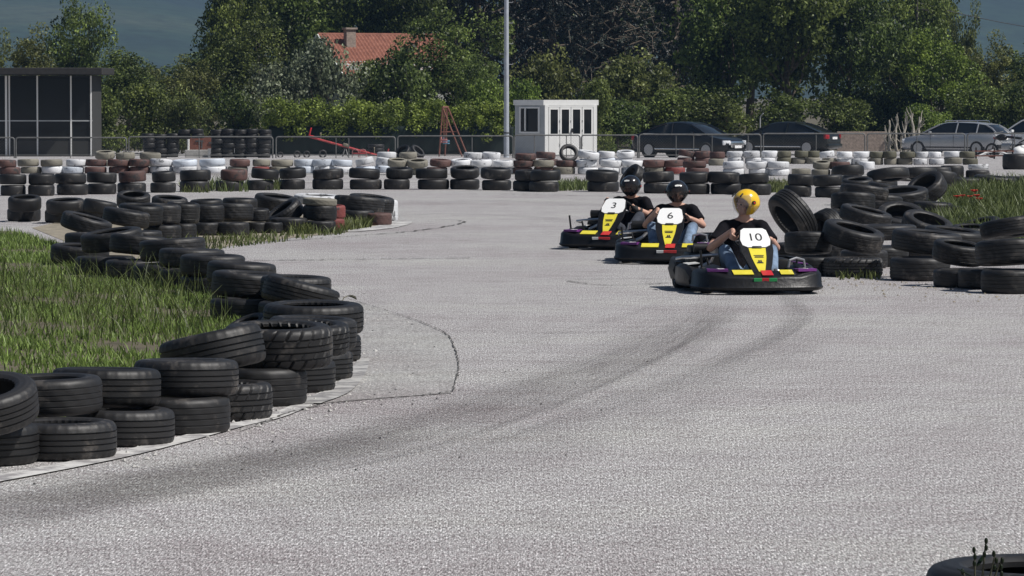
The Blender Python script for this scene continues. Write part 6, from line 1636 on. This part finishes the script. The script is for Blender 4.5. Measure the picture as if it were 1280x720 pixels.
def driver(kartobj, Mw, label, spec):
    """seated driver built in the kart's own frame"""
    lean = spec.get('lean', 0.0); turn = R(spec.get('turn', 0)); nod = R(spec.get('nod', 0)); tw = R(spec.get('twist', 0))
    hip = Vector((0, -.34, .17)); 
    def L(p):                              # lean of the upper body to a side and a twist about the spine
        p = Vector(p); k = max(0, (p.z - .17)) / .5; d = p - Vector((0, p.y if False else -.40, p.z))
        q = Vector((d.x * math.cos(tw * k) - d.y * math.sin(tw * k), d.x * math.sin(tw * k) + d.y * math.cos(tw * k), 0))
        hu = spec.get('hunch', 0) * min(1.6, k * k); return Vector((q.x + lean * k, -.40 + q.y + hu * 1.1, p.z - hu * .75))
    sh = {s: L((s * .185, -.40, .635)) for s in (-1, 1)}; neck = L((0, -.41, .70)); head = L((0, -.375, .855))
    b = MB()
    rings = [(Vector((0, -.34, .12)), .165, .12), (Vector((0, -.36, .20)), .17, .125), (L((0, -.40, .32)), .150, .115), (L((0, -.425, .45)), .165, .115), (L((0, -.43, .55)), .185, .112), (L((0, -.425, .62)), .165, .085), (L((0, -.415, .665)), .085, .06)]
    hull(b, rings); hull(b, [(L((0, -.41, .63)), .07, .06), (neck, .058, .06), (L((0, -.395, .80)), .056, .06)])
    for s in (-1, 1): ell(b, sh[s] + Vector((-s * .015, 0, -.01)), (.062, .06, .06)); cap(b, sh[s] + Vector((-s * .02, 0, 0)), neck + Vector((s * .03, 0, -.01)), .045, .04)
    # head with face
    hm = Matrix.Rotation(turn, 3, 'Z') @ Matrix.Rotation(nod, 3, 'X')
    H = lambda x, y, z: head + hm @ Vector((x, y, z))
    ell(b, H(0, -.012, .025), (.074, .094, .092), hm); ell(b, H(0, .02, -.045), (.056, .068, .068), hm); ell(b, H(0, .062, -.088), (.026, .022, .02), hm)
    ell(b, H(0, .078, .012), (.045, .018, .014), hm); cap(b, H(0, .086, .012), H(0, .104, -.028), .009, .0135, 8); ell(b, H(0, .084, -.058), (.024, .012, .008), hm); ell(b, H(0, .083, -.070), (.019, .011, .007), hm)
    for s in (-1, 1): ell(b, H(s * .074, -.008, -.012), (.010, .019, .031), hm); ell(b, H(s * .045, .062, -.035), (.022, .02, .02), hm)
    # arms to the wheel
    ws = []
    for s in (-1, 1):
        ang = R(90 - s * spec.get('grip', 88)) + R(spec.get('wheel_turn', 0))
        c = Mw @ Vector((.155 * math.cos(ang), .155 * math.sin(ang), 0)); t = (Mw.to_3x3() @ Vector((-math.sin(ang), math.cos(ang), 0))) * (1 if s > 0 else -1)
        radial = Mw.to_3x3() @ Vector((math.cos(ang), math.sin(ang), 0)); ax_ = (Mw.to_3x3() @ Vector((0, 0, 1)))
        if ax_.y > 0: ax_ = -ax_
        wr = add_hand(b, c, t, (radial * .6 + ax_ * .55).normalized()); el = Vector(spec.get('elbow_r' if s > 0 else 'elbow_l', (s * .335, -.20, .42)))
        cap(b, sh[s], el, .050, .041); cap(b, el, el.lerp(wr, .35), .042, .041); cap(b, el.lerp(wr, .35), wr, .041, .027); cap(b, wr, c + (radial * .6 + ax_ * .55).normalized() * .04, .027, .024); ws.append((s, c, el, wr))
    # legs
    kn = {}; ft = {}
    for s in (-1, 1):
        h_ = Vector((s * .095, -.31, .17)); k_ = Vector((s * spec.get('knee', .235), .06, .40)); a_ = Vector((s * .175, .46, .15)); kn[s] = (h_, k_, a_)
        cap(b, h_, k_, .085, .056); cap(b, k_, k_.lerp(a_, .3), .055, .056); cap(b, k_.lerp(a_, .3), a_, .056, .036); cap(b, a_, a_ + Vector((0, .10, .03)), .036, .03); cap(b, a_ + Vector((0, -.03, -.04)), a_ + Vector((0, .12, .06)), .03, .026)
    o = remeshed("person", b, M['skin'], .0072, 4)
    o.location = kartobj.location; o.rotation_euler = kartobj.rotation_euler
    tag(o, label, "person", "kart drivers")
    # clothing
    b = MB()
    hull(b, [(Vector((0, -.345, .15)), .178, .132), (L((0, -.365, .22)), .180, .135)] + [(c, rx + .014, ry + .014) for c, rx, ry in rings[2:6]] + [(L((0, -.415, .672)), .088, .072)])
    for s in (-1, 1):
        el = [w_ for w_ in ws if w_[0] == s][0][2]; e2 = sh[s].lerp(el, .72)
        ell(b, sh[s] + Vector((-s * .012, 0, -.006)), (.074, .072, .070)); b.tube([sh[s], sh[s].lerp(el, .35), e2], [.068, .066, .069], 14); cap(b, sh[s] + Vector((-s * .02, 0, 0)), neck + Vector((s * .045, 0, -.022)), .054, .042)
    remeshed("tshirt", b, M['tshirt'], .009, 5, o)
    b = MB(); hull(b, [(Vector((0, -.335, .10)), .165, .12), (Vector((0, -.35, .18)), .178, .132), (Vector((0, -.362, .235)), .168, .126)])
    for s in (-1, 1):
        h_, k_, a_ = kn[s]; cap(b, h_, k_, .100, .068); cap(b, k_, k_.lerp(a_, .35), .067, .066); b.tube([k_.lerp(a_, .3), k_.lerp(a_, .62), k_.lerp(a_, .92)], [.066, .060, .056], 14)
    remeshed("jeans", b, M[spec.get('jeans', 'jeans')], .010, 5, o)
    for s in (-1, 1):
        a_ = kn[s][2]; b = MB(); cap(b, a_ + Vector((0, -.035, -.045)), a_ + Vector((0, .13, .06)), .046, .036); cap(b, a_ + Vector((0, -.01, 0)), a_ + Vector((0, .05, .03)), .05, .045); remeshed("shoe", b, M['shoe'], .011, 3, o)
    if spec.get('gloves'):
        for s, c, el, wr in ws:
            b = MB(); rad = (wr - c); ell(b, c + rad * .55, (.045, .042, .045)); cap(b, c + rad * .5, wr + (el - wr).normalized() * .05, .036, .036); remeshed("glove", b, M['glove'], .008, 3, o)
    for s in (-1, 1):
        b = MB(); b.ball(H(s * .031, .083, .0), .0095, 10, 8); b.build("eye", M['eye'], o)
    # helmet
    rx, ry, rz_ = .130, .143, .140
    def shell(az0, az1, e0, e1, k, na, ne, keep):
        V = []; F = []
        for j in range(ne + 1):
            for i in range(na + 1):
                a = R(az0 + (az1 - az0) * i / na); e = R(e0 + (e1 - e0) * j / ne)
                x, y, z = rx * k * math.sin(a) * math.cos(e), ry * k * math.cos(a) * math.cos(e), rz_ * k * math.sin(e)
                if z < -.03: q = 1 - .22 * (-z - .03) / .1; x *= q; y *= q if y < 0 else 1
                V.append(H(x, y - .012, z + .012))
        for j in range(ne):
            for i in range(na):
                a = az0 + (az1 - az0) * (i + .5) / na; e = e0 + (e1 - e0) * (j + .5) / ne
                if keep(a, e): F.append((j * (na + 1) + i, j * (na + 1) + i + 1, (j + 1) * (na + 1) + i + 1, (j + 1) * (na + 1) + i))
        return V, F
    full = spec.get('full', False)
    def keep(a, e):
        if e < -58: return False
        open_ = (a / 64) ** 2 + (max(0, e + 12) / 42) ** 2 < 1 if e > -12 else abs(a) < 64 - .25 * (-12 - e)
        if full and e < -30: open_ = False
        return not open_
    V, F = shell(-180, 180, -70, 90, 1.0, 96, 56, keep)
    bm = bmesh.new(); vs = [bm.verts.new(v) for v in V]
    for f in F: bm.faces.new([vs[i] for i in f])
    bmesh.ops.remove_doubles(bm, verts=bm.verts, dist=.0005); bmesh.ops.delete(bm, geom=[v for v in bm.verts if not v.link_faces], context='VERTS')
    bmesh.ops.recalc_face_normals(bm, faces=bm.faces); me = bpy.data.meshes.new("helmet"); bm.to_mesh(me); bm.free()
    me.materials.append(M[spec['helmet']]); me.polygons.foreach_set("use_smooth", np.ones(len(me.polygons), dtype=bool))
    he = ob("helmet", me, o); mo = he.modifiers.new("thick", 'SOLIDIFY'); mo.thickness = .018; mo.offset = -1
    V, F = shell(-76, 76, -52 if not full else -34, 36, 1.035, 36, 20, lambda a, e: True)
    vi = ob("visor", me_np("visor", V, F, M[spec.get('visor', 'visor_dark')], smooth=True), he)
    for s in (-1, 1):
        b = MB(); Md = Matrix.Translation(H(s * rx * 1.02, -.012 + .012, .015)) @ hm.to_4x4() @ Matrix.Rotation(math.pi / 2, 4, 'Y'); b.lathe([(0, -.012), (.020, -.012), (.020, .012), (0, .012)], 20, Md); pv = b.build("visor_pivot", M['ink'], he)
        b = MB(); b.lathe([(0, -.015), (.010, -.015), (.010, .015), (0, .015)], 16, Md); b.build("pivot_cap", M['red_plastic'], pv)
    b = MB()
    if spec['helmet'] == 'yellow_helmet':
        for s in (-1, 1): b.box(H(s * .065, .100, .098), (.014, .05, .012), (hm @ Euler((R(-38), 0, 0)).to_matrix()).to_euler(), bev=.003)
        b.build("vent", M['ink'], he)
    else:
        b.prism([(-.032, 0), (.030, .006), (.034, .022), (-.006, .026), (-.034, .018)], -.003, .003, Matrix.Translation(H(0, .118, .090)) @ (hm @ Euler((R(52), 0, R(180))).to_matrix()).to_4x4()); b.build("white_mark", M['white_plastic'], he)
    return o

KG = "racing karts on the track"
def place_kart(num, px, py, a, label, steer):
    a = R(a); p = G(px, py); fwd = Vector((math.sin(a), -math.cos(a), 0)); loc = p - fwd * .98
    return kart(num, (loc.x, loc.y, 0), math.pi + a, label, KG, steer)
k3, w3 = place_kart("3", 751, 313, -18, "black kart with number 3 on its white front panel", 10)
k6, w6 = place_kart("6", 833, 331, -6.5, "black kart with number 6 on its white front panel", 8)
k10, w10 = place_kart("10", 957, 369, 7.5, "black kart with number 10, leading with purple and yellow patches", 6)
driver(k3, w3, "person in black T-shirt and black helmet with dark visor driving kart 3", dict(helmet='black_helmet', visor='visor_dark', full=True, turn=-6, lean=-.02, hunch=.075, jeans='jeans_dark', gloves=True, twist=0, nod=-8, elbow_l=(-.34, -.14, .40)))
driver(k6, w6, "person in black T-shirt and black helmet with visible face driving kart 6", dict(helmet='black_helmet', visor='visor_dark', turn=8, lean=-.02, hunch=.05, nod=-6))
driver(k10, w10, "person in black T-shirt and yellow helmet looking sideways driving kart 10", dict(helmet='yellow_helmet', visor='visor_clear', turn=-62, lean=-.04, nod=-3))
